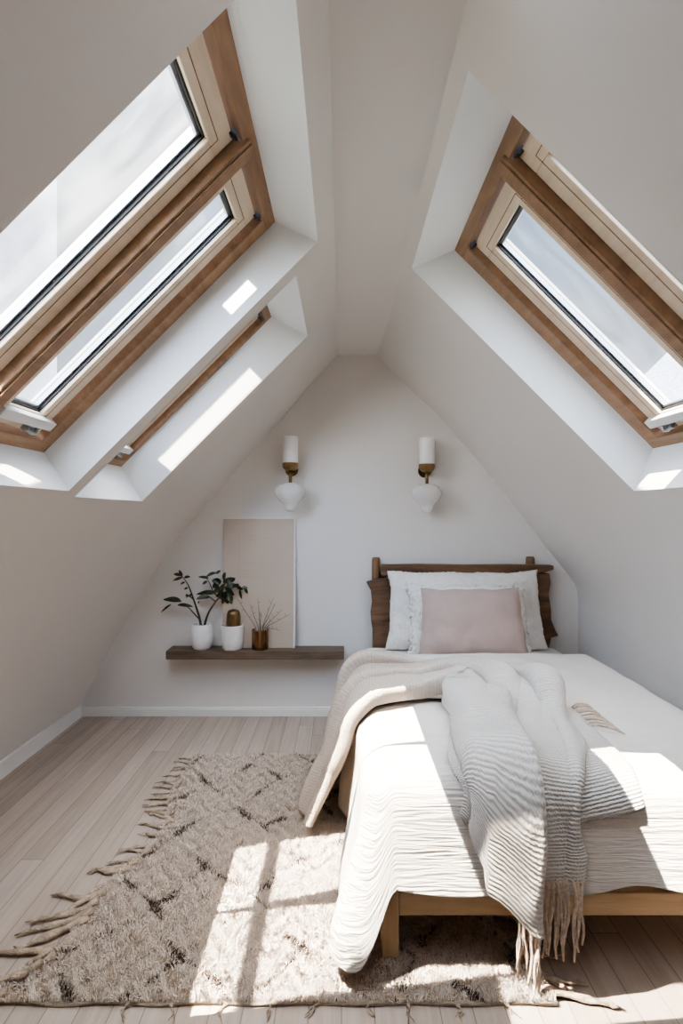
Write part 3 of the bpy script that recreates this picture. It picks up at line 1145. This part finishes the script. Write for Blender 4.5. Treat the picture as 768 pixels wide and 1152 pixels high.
mb = MB()
rows = []
for i in range(61):
    y = lerp(RY0, RY1, i / 60)
    rows.append([(lerp(rug_left(y), rug_right(y), j / 40), y + 0.004 * math.sin(j * 0.9) * (1 if i in (0, 60) else 0), 0.012 + 0.003 * math.sin(i * 0.7 + j)) for j in range(41)])
mb.grid(rows)
bk = obj("backing", mb, M["backing"], rug, smooth=True)
sol = bk.modifiers.new("thickness", "SOLIDIFY")
sol.thickness = 0.010
sol.offset = -1

# pile: many short tufts in one mesh
NT = 320000
ty = rng.uniform(RY0, RY1, NT)
lx = RX0 + 0.05 * np.sin(ty * 3.1 + 0.4) + 0.025 * np.sin(ty * 9) - 0.10 * (lambda t: t * t * (3 - 2 * t))(np.clip((1.75 - ty) / 0.25, 0, 1))
rx = RX1 + 0.02 * np.sin(ty * 6) + 0.06 * (lambda t: t * t * (3 - 2 * t))(np.clip((1.8 - ty) / 0.3, 0, 1))
tx = lx + (rx - lx) * rng.uniform(0, 1, NT)
# diamond lattice, dashed and wobbly
wx = tx + 0.025 * np.sin(ty * 7.0 + tx * 3) + 0.012 * np.sin(ty * 19 + 1.0)
wy = ty + 0.03 * np.sin(tx * 8.0 + 0.5) + 0.012 * np.sin(tx * 23)
p_ = (wx + 0.47) / 0.34
q_ = (wy - 2.07) / 0.42
d1 = np.abs(((p_ + q_) + 0.5) % 1.0 - 0.5) * 0.264
d2 = np.abs(((p_ - q_) + 0.5) % 1.0 - 0.5) * 0.264
dm = np.minimum(d1, d2)
dash = np.sin(ty * 31 + tx * 13 + 1.3) + np.sin(tx * 37 - ty * 11) + 0.6 * np.sin(ty * 61 + tx * 47)
dark = (dm < 0.0042 + 0.0036 * np.clip(dash, -1, 1.5)) & (dash > -0.6) & (rng.uniform(0, 1, NT) < 0.55)
dark |= (dm < 0.016) & (dash > 1.1) & (rng.uniform(0, 1, NT) < 0.4)
dark |= rng.uniform(0, 1, NT) < 0.006
ln = rng.uniform(0.008, 0.021, NT)
# clumps
clx = np.sin(tx * 83 + 3 * np.sin(ty * 41)) * 0.5 + rng.normal(0, 0.5, NT)
cly = np.cos(ty * 77 + 3 * np.sin(tx * 52)) * 0.5 + rng.normal(0, 0.5, NT)
lean = rng.uniform(0.25, 1.0, NT)
ang = rng.uniform(0, 2 * np.pi, NT)
wd = rng.uniform(0.0008, 0.0018, NT)
ca, sa = np.cos(ang) * wd, np.sin(ang) * wd
z0 = np.full(NT, 0.012)
V = np.zeros((NT, 6, 3), np.float32)
for k, (g, ws) in enumerate(((0.0, 1.0), (0.55, 0.9), (1.0, 0.45))):
    px = tx + clx * lean * ln * g ** 1.6
    py = ty + cly * lean * ln * g ** 1.6
    pz = z0 + ln * g * (1 - 0.35 * lean * g)
    V[:, 2 * k, 0], V[:, 2 * k, 1], V[:, 2 * k, 2] = px - ca * ws, py - sa * ws, pz
    V[:, 2 * k + 1, 0], V[:, 2 * k + 1, 1], V[:, 2 * k + 1, 2] = px + ca * ws, py + sa * ws, pz
V -= np.array(rug.location, np.float32)
me = bpy.data.meshes.new("pile")
me.vertices.add(NT * 6)
me.vertices.foreach_set("co", V.reshape(-1))
base = (np.arange(NT) * 6)[:, None]
quads = np.concatenate([base + np.array([[0, 1, 3, 2]]), base + np.array([[2, 3, 5, 4]])], axis=1).reshape(-1)
me.loops.add(NT * 8)
me.loops.foreach_set("vertex_index", quads.astype(np.int32))
me.polygons.add(NT * 2)
me.polygons.foreach_set("loop_start", (np.arange(NT * 2) * 4).astype(np.int32))
me.polygons.foreach_set("loop_total", np.full(NT * 2, 4, np.int32))
me.update(calc_edges=True)
at_ = me.attributes.new("tuft", "FLOAT_COLOR", "POINT")
tone = (0.86 + 0.26 * rng.uniform(0, 1, NT))[:, None]
lightc = np.array([[0.76, 0.665, 0.575]]) * tone
lightc[rng.uniform(0, 1, NT) < 0.10] *= np.array([0.72, 0.66, 0.6])
darkc = np.array([[0.11, 0.075, 0.058]]) * (0.6 + 0.9 * rng.uniform(0, 1, NT))[:, None]
cc = np.where(dark[:, None], darkc, lightc)
rgba = np.ones((NT, 6, 4), np.float32)
rgba[:, :, :3] = cc[:, None, :]
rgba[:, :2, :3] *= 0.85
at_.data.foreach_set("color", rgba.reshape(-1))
me.materials.append(M["pile"])
po = bpy.data.objects.new("pile", me)
COL.objects.link(po)
po.parent = rug
po["kind"] = "stuff"


def rug_tassel(x, y, dx, dy, L, r, k):
    mb = MB()
    pts, rr = [], []
    bend = random.uniform(-0.5, 0.5)
    for q in range(8):
        g = q / 7
        s = L * g
        px = x + dx * s - dy * s * bend * g
        py = y + dy * s + dx * s * bend * g
        pts.append((px, py, lerp(0.026, r * 0.75 + 0.002, min(1, g * 3)) + 0.006 * math.sin(g * 5 + k)  * (1 - g)))
        rr.append(r * (1.0 + 0.25 * math.sin(g * 12 + k)) * (1.0 if g < 0.85 else 0.6))
    mb.tube(pts, rr, 8, flat=0.7)
    # loose ends
    e = Vector(pts[-1])
    for m in range(3):
        mb.tube([e, e + Vector((dx, dy, 0)) * 0.012 + Vector((random.uniform(-.008, .008), random.uniform(-.008, .008), 0)), e + Vector((dx, dy, 0)) * 0.03 + Vector((random.uniform(-.015, .015), random.uniform(-.015, .015), -0.002))], [r * 0.4, r * 0.35, r * 0.15], 5)
    obj("tassel", mb, M["tassel"], rug, smooth=True)


y = RY0 + 0.02
k = 0
while y < RY1:
    near = sstep(2.6, 1.5, y)
    L = random.uniform(0.06, 0.10) + 0.11 * near * random.uniform(0.5, 1.1) + 0.07 * sstep(1.75, 1.5, y)
    a = math.radians(random.uniform(-8, 25) + 18 * near)
    rug_tassel(rug_left(y) + 0.03, y, -math.cos(a), -math.sin(a), L, random.uniform(0.007, 0.0105) + 0.004 * near, k)
    y += random.uniform(0.032, 0.058)
    k += 1
for k in range(12):
    y = RY0 + 0.03 + k * 0.05
    a = math.radians(random.uniform(-35, 10))
    rug_tassel(rug_right(y) - 0.03, y, math.cos(a), math.sin(a), random.uniform(0.10, 0.17), random.uniform(0.008, 0.011), k + 50)
for k in range(9):
    x = -0.55 + k * 0.125 + random.uniform(-0.03, 0.03)
    rug_tassel(x, RY0 + 0.02, random.uniform(-0.4, 0.4), -1, 0.03, 0.006, k + 80)

# ------------------------------------------------------------------ shelf and what stands on it
SZ = 0.452
mb = MB()
mb.box((-1.085, 3.50, SZ - 0.052), (0.016, YB - 0.002, SZ))
sh = obj("floating_shelf", mb, M["shelf_wood"], bevel=0.004, loc=(-0.53, YB, SZ - 0.052))
tag(sh, "dark brown floating shelf on the back wall left of the bed", "shelf")

# leaning board
tilt = 0.05
pb, pt_ = (-0.755, -0.305), 1.268
Hp = pt_ - SZ
board = thing("leaning_panel", "tall beige art panel leaning against the back wall on the shelf", "art panel", (-0.53, 3.60, SZ))


def PB(x, z, n):
    """board coordinates: z up the board, n towards the room"""
    f = z / Hp
    return (x, lerp(3.588, 3.640, f) - n, SZ + z)


mb = MB(); mb.box((pb[0], 0.0, -0.006), (pb[1], Hp, 0.006), lambda a, b, c: PB(a, b, c))
obj("board", mb, M["panel"], board, bevel=0.002)
mb = MB(); mb.box((pb[1], 0.0, -0.008), (pb[1] + 0.010, Hp, 0.004), lambda a, b, c: PB(a, b, c))
mb.box((pb[0], Hp, -0.008), (pb[1] + 0.010, Hp + 0.006, 0.004), lambda a, b, c: PB(a, b, c))
obj("edge_strip", mb, M["trim"], board)


def pl(px, py):
    """pixel of the 678x1152 detail crop -> board coordinates"""
    u, v = 240 + px * 100 / 678, 570 + py * 170 / 1152
    p = at(u, v, 3.61)
    return p.x, p.z - SZ


def strokes(name, segs, mat, wd=0.0018):
    for (x0, y0, x1, y1) in segs:
        mb = MB()
        a, b = pl(x0, y0), pl(x1, y1)
        xl, xh = sorted((a[0], b[0])); zl, zh = sorted((a[1], b[1]))
        mb.box((xl - wd / 2, max(0.004, zl - wd / 2), 0.0062), (xh + wd / 2, zh + wd / 2, 0.0072), lambda q, r, s: PB(q, r, s))
        obj(name, mb, mat, board)


strokes("embossed_line", [(192, 200, 192, 530), (192, 535, 400, 535), (270, 252, 350, 252), (313, 252, 313, 305), (205, 430, 390, 430), (215, 487, 275, 487),
                         (215, 508, 280, 508), (430, 238, 370, 238), (195, 830, 260, 830), (200, 858, 300, 858), (335, 852, 370, 852), (430, 890, 604, 890), (430, 1036, 600, 1036)], M["panel_line"])
strokes("red_mark", [(270, 218, 325, 218), (285, 232, 330, 232)], M["panel_red"])

# potted plant
pc = Vector(((227 - 384) / F * 3.575, 3.575, SZ))
plant = thing("potted_plant", "dark-leaved branching plant in a rounded white pot at the left end of the shelf", "plant", pc)
mb = MB()
pot_prof = [(0.001, 0.0), (0.052, 0.0), (0.060, 0.012), (0.069, 0.045), (0.073, 0.08), (0.071, 0.112), (0.064, 0.140), (0.058, 0.152), (0.054, 0.155), (0.050, 0.150), (0.050, 0.13)]
mb.lathe(pot_prof, pc, 28, lambda a, z: 1 + 0.02 * math.sin(3 * a + 20 * z) + 0.012 * math.sin(7 * a))
obj("pot", mb, M["ceramic"], plant, smooth=True)
mb = MB()
mb.lathe([(0.049, 0.130), (0.049, 0.138), (0.02, 0.142)], pc, 18)
obj("soil", mb, M["soil"], plant)


def sp(px, py, d=0.0):
    """pixel of the 768x576 crop of the shelf -> point near the pot's depth"""
    return at(180 + px * 160 / 768, 630 + py * 120 / 576, 3.575 + d)


stems = [
    [(222, 365), (212, 310), (195, 255), (178, 205), (158, 150), (140, 115), (115, 85)],
    [(238, 365), (250, 315), (270, 270), (300, 225), (325, 195), (345, 150), (350, 110)],
    [(212, 320), (175, 280), (150, 255), (110, 242)],
    [(325, 205), (290, 175), (265, 120), (245, 95)],
    [(328, 200), (375, 165), (410, 140), (455, 155)],
    [(300, 225), (260, 195), (235, 185)],
    [(320, 205), (345, 215), (370, 232)],
    [(178, 210), (155, 195), (140, 205)],
]
leaf_mb = MB()


def leaf(p, dirv, L, W, droop=0.3, roll=0.0):
    d = Vector(dirv).normalized()
    side = d.cross(Vector((0, -1, 0.25))).normalized()
    up = side.cross(d).normalized()
    side = (side * math.cos(roll) + up * math.sin(roll)).normalized()
    up = side.cross(d).normalized()
    rows = []
    for k in range(7):
        g = k / 6
        w = W * (math.sin(PI * min(1, g * 0.92 + 0.04)) ** 0.8) * (1 - 0.35 * g)
        c = Vector(p) + d * (L * g) - Vector((0, 0, droop * L * g * g))
        rows.append([c - side * w + up * w * 0.35, c, c + side * w + up * w * 0.35])
    leaf_mb.grid(rows)


for i, st in enumerate(stems):
    pts = [sp(a, b, 0.02 * math.sin(i * 2 + k * 0.8)) for k, (a, b) in enumerate(st)]
    if i < 2:
        pts[0] = sp(st[0][0], st[0][1])
    n = len(pts)
    fine = [Vector(catmull([tuple(p) for p in pts], q / 18)) for q in range(19)]
    r0 = 0.0085 if i < 2 else 0.0048
    mb = MB()
    mb.tube(fine, [lerp(r0, 0.0018, q / 18) for q in range(19)], 6)
    obj("stem", mb, M["stem"], plant, smooth=True)

lv = [  # px, py, angle (deg, 0 = right, 90 = up), length px, width px
    (110, 85, 150, 38, 9), (118, 92, 110, 38, 9), (120, 95, 190, 46, 8), (130, 95, 15, 34, 8), (135, 120, 200, 22, 7), (150, 150, 190, 18, 6),
    (95, 215, 20, 0, 0), (115, 225, 165, 90, 17), (60, 240, 215, 55, 8), (95, 243, 5, 70, 10), (150, 200, 100, 22, 9), (205, 235, 60, 16, 6), (160, 195, 60, 22, 8),
    (262, 100, 165, 50, 10), (250, 90, 30, 70, 12), (255, 115, 200, 24, 8), (300, 75, 40, 30, 8), (280, 110, 340, 40, 10), (285, 150, 45, 60, 15),
    (300, 180, 175, 95, 15), (260, 190, 195, 55, 12), (270, 200, 170, 65, 12), (320, 190, 70, 70, 16), (345, 110, 80, 50, 14), (340, 120, 20, 60, 16),
    (330, 120, 150, 50, 14), (350, 145, 320, 55, 14), (360, 140, 10, 55, 14), (375, 165, 290, 55, 13), (355, 170, 250, 50, 13), (395, 145, 40, 35, 12),
    (410, 135, 330, 40, 11), (430, 160, 285, 42, 10), (440, 155, 20, 30, 10), (455, 150, 310, 28, 9), (340, 205, 325, 60, 11), (345, 210, 300, 55, 10),
    (320, 160, 120, 45, 13), (305, 140, 60, 40, 12), (365, 110, 300, 45, 12), (385, 120, 60, 30, 9), (335, 150, 200, 50, 13), (345, 175, 200, 45, 12), (385, 190, 275, 35, 10),
]
for i, (a, b, ang, L, W) in enumerate(lv):
    if L == 0:
        continue
    an = math.radians(ang)
    px = 160 / 768 / F * 3.575
    leaf(sp(a, b, random.uniform(-0.05, 0.03)), (math.cos(an), random.uniform(-0.35, 0.35), math.sin(an)), L * px * 1.15, W * px * 1.25, random.uniform(0.05, 0.3), random.uniform(-0.7, 0.7))
fo = obj("foliage", leaf_mb, M["leaf"], plant, smooth=True, fix=False)

# second white pot with a bronze ornament standing in it
c2 = Vector(((261.5 - 384) / F * 3.56, 3.56, SZ))
mb = MB()
mb.lathe([(0.001, 0), (0.056, 0), (0.063, 0.008), (0.066, 0.05), (0.0685, 0.10), (0.071, 0.145), (0.071, 0.151), (0.064, 0.152), (0.062, 0.140), (0.060, 0.12), (0.001, 0.118)], c2, 28,
         lambda a, z: 1 + 0.012 * math.sin(5 * a + 25 * z) + 0.01 * math.sin(2 * a))
o = obj("white_pot", mb, M["ceramic"], smooth=True, loc=c2)
tag(o, "straight-sided white ceramic pot holding a bronze ornament, middle of the shelf", "pot")
mb = MB()
c3 = c2 + Vector((0.005, 0, 0.119))
mb.lathe([(0.030, 0.0), (0.040, 0.012), (0.045, 0.045), (0.044, 0.085), (0.041, 0.105), (0.033, 0.121), (0.016, 0.128), (0.002, 0.129)], c3, 26,
         lambda a, z: 1 + 0.05 * math.cos(a - 0.6) * (z / 0.13) + 0.012 * math.sin(9 * a))
orn = obj("bronze_ornament", mb, M["bronze"], smooth=True, loc=c3)
tag(orn, "rounded bronze ornament sitting in the straight-sided white pot", "ornament")
mb = MB()
mb.tube([c3 + Vector((0.018, -math.sqrt(max(0, 1)) * 0.0405, 0.012 + 0.01 * k)) for k in range(9)], 0.0018, 5)
obj("seam", mb, M["post_wood"], orn, smooth=True)

# brass vase with twigs
c4 = Vector(((292.5 - 384) / F * 3.56, 3.56, SZ))
mb = MB()
mb.lathe([(0.001, 0), (0.049, 0), (0.052, 0.004), (0.053, 0.06), (0.052, 0.118), (0.0535, 0.122), (0.050, 0.123), (0.047, 0.118), (0.047, 0.03), (0.001, 0.028)], c4, 32)
va = obj("brass_vase", mb, plain("polished_copper", (0.28, 0.165, 0.09), 0.16, metal=1.0, var=0.1, scale=12), smooth=True, loc=c4)
tag(va, "small cylindrical polished brass vase of dried twigs on the shelf", "vase")
tips = [(415, 205), (487, 238), (527, 205), (545, 280), (612, 205), (660, 268), (700, 292), (650, 380), (620, 235), (575, 330)]
for i, (a, b) in enumerate(tips):
    tip = sp(a, b, random.uniform(-0.05, 0.02))
    ba = c4 + Vector((lerp(-0.03, 0.03, (a - 415) / 285), random.uniform(-0.015, 0.015), 0.034))
    mouth = c4 + Vector((lerp(-0.028, 0.035, (a - 415) / 285), random.uniform(-0.015, 0.01), 0.128))
    q = [tuple(ba), tuple(mouth), tuple(mouth.lerp(tip, 0.5) + Vector((random.uniform(-.006, .006), 0, random.uniform(-.002, .01)))), tuple(tip)]
    fine = [Vector(catmull(q, t / 14)) for t in range(15)]
    mb = MB()
    mb.tube(fine, [lerp(0.0024, 0.0009, t / 14) for t in range(15)], 5)
    for t in (8, 10, 12):
        d = Vector((random.uniform(-1, 1), random.uniform(-.4, .4), random.uniform(0.2, 1))).normalized()
        mb.tube([fine[t], fine[t] + d * 0.022], [0.0011, 0.0007], 4)
    tw = obj("dried_twig", mb, M["twig"], smooth=True, loc=ba)
    tag(tw, "thin dry twig fanning out of the brass vase", "twig", "dried twigs in the brass vase")

# ------------------------------------------------------------------ wall sconces
def make_sconce(x, label):
    D = 3.545
    k = D / F
    Z = lambda v: EYE + (578 - v) * k
    r = thing("wall_sconce", label, "wall lamp", (x, D, Z(530)), "pair of brass wall sconces")
    mb = MB()
    zt, zb = Z(491), Z(522)
    mb.lathe([(0.040, zb), (0.0475, zb + 0.003), (0.048, zb + 0.02), (0.048, zt - 0.012), (0.0455, zt - 0.003), (0.040, zt), (0.036, zt - 0.003), (0.035, zb + 0.03)], (x, D, 0), 28)
    obj("lamp_tube", mb, M["tube"], r, smooth=True)
    mb = MB()
    z1 = Z(529.5)
    mb.lathe([(0.010, z1 - 0.003), (0.030, z1), (0.043, z1 + 0.012), (0.049, z1 + 0.024), (0.0505, zb + 0.001), (0.0505, zb + 0.006), (0.046, zb + 0.006)], (x, D, 0), 28,
             lambda a, z: 1 + 0.03 * math.cos(8 * a) * (1 if z < zb else 0.3))
    obj("cup", mb, M["brass"], r, smooth=True)
    mb = MB()
    mb.tube([(x, D, z1 + 0.01), (x, D, Z(546))], 0.0105, 14)
    obj("stem", mb, M["brass"], r, smooth=True)
    mb = MB()
    mb.tube([(x, D, z1 + 0.012), (x, D + 0.05, z1 + 0.012), (x, YB - 0.012, z1 + 0.012)], 0.010, 12)
    mb.tube([(x, YB - 0.014, z1 + 0.012), (x, YB - 0.001, z1 + 0.012)], 0.042, 24)
    obj("wall_mount", mb, M["brass"], r, smooth=False)
    mb = MB()
    T, B = Z(543), Z(575.5)
    H = T - B
    pr = [(0.016, T), (0.045, T - 0.02 * H), (0.075, T - 0.10 * H), (0.092, T - 0.25 * H), (0.093, T - 0.38 * H), (0.082, T - 0.52 * H), (0.064, T - 0.64 * H), (0.046, T - 0.73 * H),
          (0.039, T - 0.79 * H), (0.038, T - 0.86 * H), (0.033, T - 0.93 * H), (0.020, T - 0.985 * H), (0.004, B)]
    mb.lathe(pr, (x, D, 0), 36, lambda a, z: 1 + 0.035 * math.cos(6 * a + (z - T) * 14) * (1 if z > B + 0.3 * H else 0.3))
    obj("globe", mb, M["globe"], r, smooth=True)
    return r


s1 = make_sconce((326.5 - 384) / F * 3.545, "brass wall sconce with heart-shaped glass globe above the leaning panel")
s2 = copy_tree(s1)
s2.location.x = (480 - 384) / F * 3.545
s2.location.z -= 0.007
s2["label"] = "brass wall sconce with heart-shaped glass globe above the bed headboard"

# ------------------------------------------------------------------ outside
mb = MB()
mb.box((-1.95, 2.24, 1.0), (-1.40, 2.80, 4.3))
mb.box((-2.0, 2.19, 4.3), (-1.35, 2.85, 4.4))
tag(obj("chimney", mb, M["chimney"], bevel=0.01, loc=(-1.67, 2.5, 1.0)), "pale grey chimney stack outside, seen through the large left skylight", "chimney")
nb_ = thing("neighbouring_house", "grey slate-roofed house outside, seen through the right skylight", "house", (9.0, 11, -3))
mb = MB()
mb.box((6.8, 7.5, -3.0), (14, 15, 3.4))
obj("wall", mb, M["chimney"], nb_)
mb = MB()
mb.add([(6.4, 7.1, 3.3), (14.4, 7.1, 3.3), (14.4, 15.4, 3.3), (6.4, 15.4, 3.3), (10.4, 7.1, 7.2), (10.4, 15.4, 7.2)],
       [(0, 1, 4), (2, 3, 5), (0, 4, 5, 3), (1, 2, 5, 4), (0, 3, 2, 1)])
obj("roof", mb, M["roof_tile"], nb_)
mb = MB()
mb.box((-60, -60, -3.2), (60, 60, -3.0))
tag(obj("ground", mb, plain("ground_grass", (0.20, 0.22, 0.15), 0.95, var=0.3, scale=0.5)), "ground far below outside the attic", "ground", kind="structure")

# ------------------------------------------------------------------ light
SKY_LOW, SKY_HIGH = 0.46, 12.5
W = bpy.data.worlds.new("sky")
SC.world = W
W.use_nodes = True
nt = W.node_tree
bg = nt.nodes["Background"]
tc = nt.nodes.new("ShaderNodeTexCoord")
sp_ = nt.nodes.new("ShaderNodeSeparateXYZ")
nt.links.new(tc.outputs["Generated"], sp_.inputs[0])
cr = ramp(nt, [(0.45, (0.75, 0.75, 0.75)), (0.56, (0.86, 0.92, 1.0)), (0.76, (0.42, 0.62, 0.95)), (1.0, (0.92, 0.95, 1.0))])
mr = N(nt, "ShaderNodeMapRange")
mr.inputs["From Min"].default_value = -1
mr.inputs["From Max"].default_value = 1
nt.links.new(sp_.outputs[2], mr.inputs["Value"])
nt.links.new(mr.outputs[0], cr.inputs["Fac"])
cl = N(nt, "ShaderNodeTexNoise", i_Scale=2.2, i_Detail=5.0, i_Distortion=0.5)
nt.links.new(tc.outputs["Generated"], cl.inputs["Vector"])
cr2 = ramp(nt, [(0.48, (0, 0, 0)), (0.75, (0.6, 0.6, 0.6))])
nt.links.new(cl.outputs["Fac"], cr2.inputs["Fac"])
mxs = N(nt, "ShaderNodeMix", data_type="RGBA")
nt.links.new(cr2.outputs["Color"], mxs.inputs["Factor"])
nt.links.new(cr.outputs["Color"], mxs.inputs["A"])
mxs.inputs["B"].default_value = (0.95, 0.97, 1.0, 1)
nt.links.new(mxs.outputs["Result"], bg.inputs["Color"])
# brighter overhead and towards the sun behind the camera
gl_ = N(nt, "ShaderNodeVectorMath", operation="DOT_PRODUCT")
gl_.inputs[1].default_value = Vector((-0.25, -0.55, 0.8)).normalized()
nt.links.new(tc.outputs["Generated"], gl_.inputs[0])
ms = N(nt, "ShaderNodeMapRange", interpolation_type="SMOOTHSTEP")
ms.inputs["From Min"].default_value = 0.05
ms.inputs["From Max"].default_value = 0.95
ms.inputs["To Min"].default_value = SKY_LOW
ms.inputs["To Max"].default_value = SKY_HIGH
nt.links.new(gl_.outputs["Value"], ms.inputs["Value"])
nt.links.new(ms.outputs[0], bg.inputs["Strength"])


def beam(name, pts, d, power, spread=0.2, color=(1.0, 0.91, 0.79), dist=5.0, axis=None, grow=0.0):
    """an added area lamp in place of the sun: parallel beam over the given points, along d"""
    d = Vector(d).normalized()
    pts = [Vector(p) for p in pts]
    ax = Vector(axis) if axis else pts[1] - pts[0]
    ax = (ax - d * ax.dot(d)).normalized()
    ay = d.cross(ax).normalized()
    c = sum(pts, Vector()) / len(pts)
    xs = [(p - c).dot(ax) for p in pts]
    ys = [(p - c).dot(ay) for p in pts]
    c = c + ax * (max(xs) + min(xs)) / 2 + ay * (max(ys) + min(ys)) / 2
    ld = bpy.data.lights.new(name, "AREA")
    ld.shape = "RECTANGLE"
    ld.size = max(xs) - min(xs) + grow
    ld.size_y = max(ys) - min(ys) + grow
    ld.spread = math.radians(spread)
    ld.energy = power * ld.size * ld.size_y
    ld.color = color
    o = bpy.data.objects.new(name, ld)
    COL.objects.link(o)
    z = -d
    m = Matrix((ax, z.cross(ax), z)).transposed().to_4x4()
    o.matrix_world = Matrix.Translation(c - d * dist) @ m
    return o


BEAM_E = 28.0  # lamps added for the sunny patches, aimed at differing angles
u0, u1 = 0.05, w1.L - 0.05
for ua, ub in ((u0, 0.268), (0.325, u1)):      # gap left between the lamps to make a dark band on the rug
    near_pane = [w1.p(ua, 1.07, 0.05), w1.p(ub, 1.07, 0.05), w1.p(ub, 1.56, 0.05), w1.p(ua, 1.56, 0.05)]
    beam("added_beam_left_skylight", near_pane, (0.38, 0.40, -1.0), BEAM_E, axis=(0, 1, 0))
    beam("added_beam_rug_front", near_pane, (0.38, 0.185, -1.0), BEAM_E, axis=(0, 1, 0))
beam("added_beam_floor", [(0.45, 1.41, 0), (1.0, 1.41, 0), (1.0, 1.565, 0), (0.45, 1.565, 0)], (0.75, 0.15, -1.0), BEAM_E * 0.7, axis=(1, 0, 0), dist=6.0)
beam("added_beam_rooflight", [(-0.02, RL0, 2.40), (0.24, RL0, 2.40), (0.24, RL1, 2.40), (-0.02, RL1, 2.40)], (0.42, 0.40, -1.0), BEAM_E)
beam("added_beam_right_lower_reveal", [(1.235, 1.95, 1.41), (1.285, 1.95, 1.57), (1.285, 2.33, 1.57), (1.235, 2.35, 1.41)], (0.30, 0.62, -1.0), BEAM_E, axis=(0, 1, 0.62))
beam("added_beam_left_lower_reveal", [(-1.02, 1.55, 1.405), (-1.09, 1.55, 1.525), (-1.09, 1.80, 1.525), (-1.02, 1.87, 1.405)], (-0.30, 1.40, -1.0), BEAM_E, axis=(0, 1, 1.4))
beam("added_beam_left_reveal", [(-0.342, 2.09, 2.16), (-0.286, 2.09, 2.093), (-0.378, 2.09, 2.01), (-0.438, 2.09, 2.077)], (0.127, 0.30, -0.127), BEAM_E * 0.9, axis=(1, 0, 1), dist=3.0)
beam("added_beam_small_reveal", [(-0.465, 2.87, 2.04), (-0.432, 2.895, 1.997), (-0.895, 2.895, 1.540), (-0.925, 2.87, 1.568)], (0.127, 0.30, -0.127), BEAM_E * 0.9, axis=(1, 0, 1), dist=3.0)

# ------------------------------------------------------------------ camera
cd = bpy.data.cameras.new("camera")
cam = bpy.data.objects.new("camera", cd)
COL.objects.link(cam)
cam.location = (0, 0, EYE)
cam.rotation_euler = (PI / 2, 0, 0)
cd.sensor_width = 36
cd.sensor_fit = "AUTO"
cd.lens = F / 1152 * 36
cd.shift_y = 2 / 1152
cd.clip_start = 0.02
SC.camera = cam

SC.view_settings.view_transform = "AgX"
SC.view_settings.look = "AgX - Medium High Contrast"
SC.view_settings.exposure = 1.12
SC.view_settings.use_white_balance = True
SC.view_settings.white_balance_temperature = 6750
SC.cycles.max_bounces = 12
SC.cycles.diffuse_bounces = 8
SC.cycles.sample_clamp_indirect = 6.0
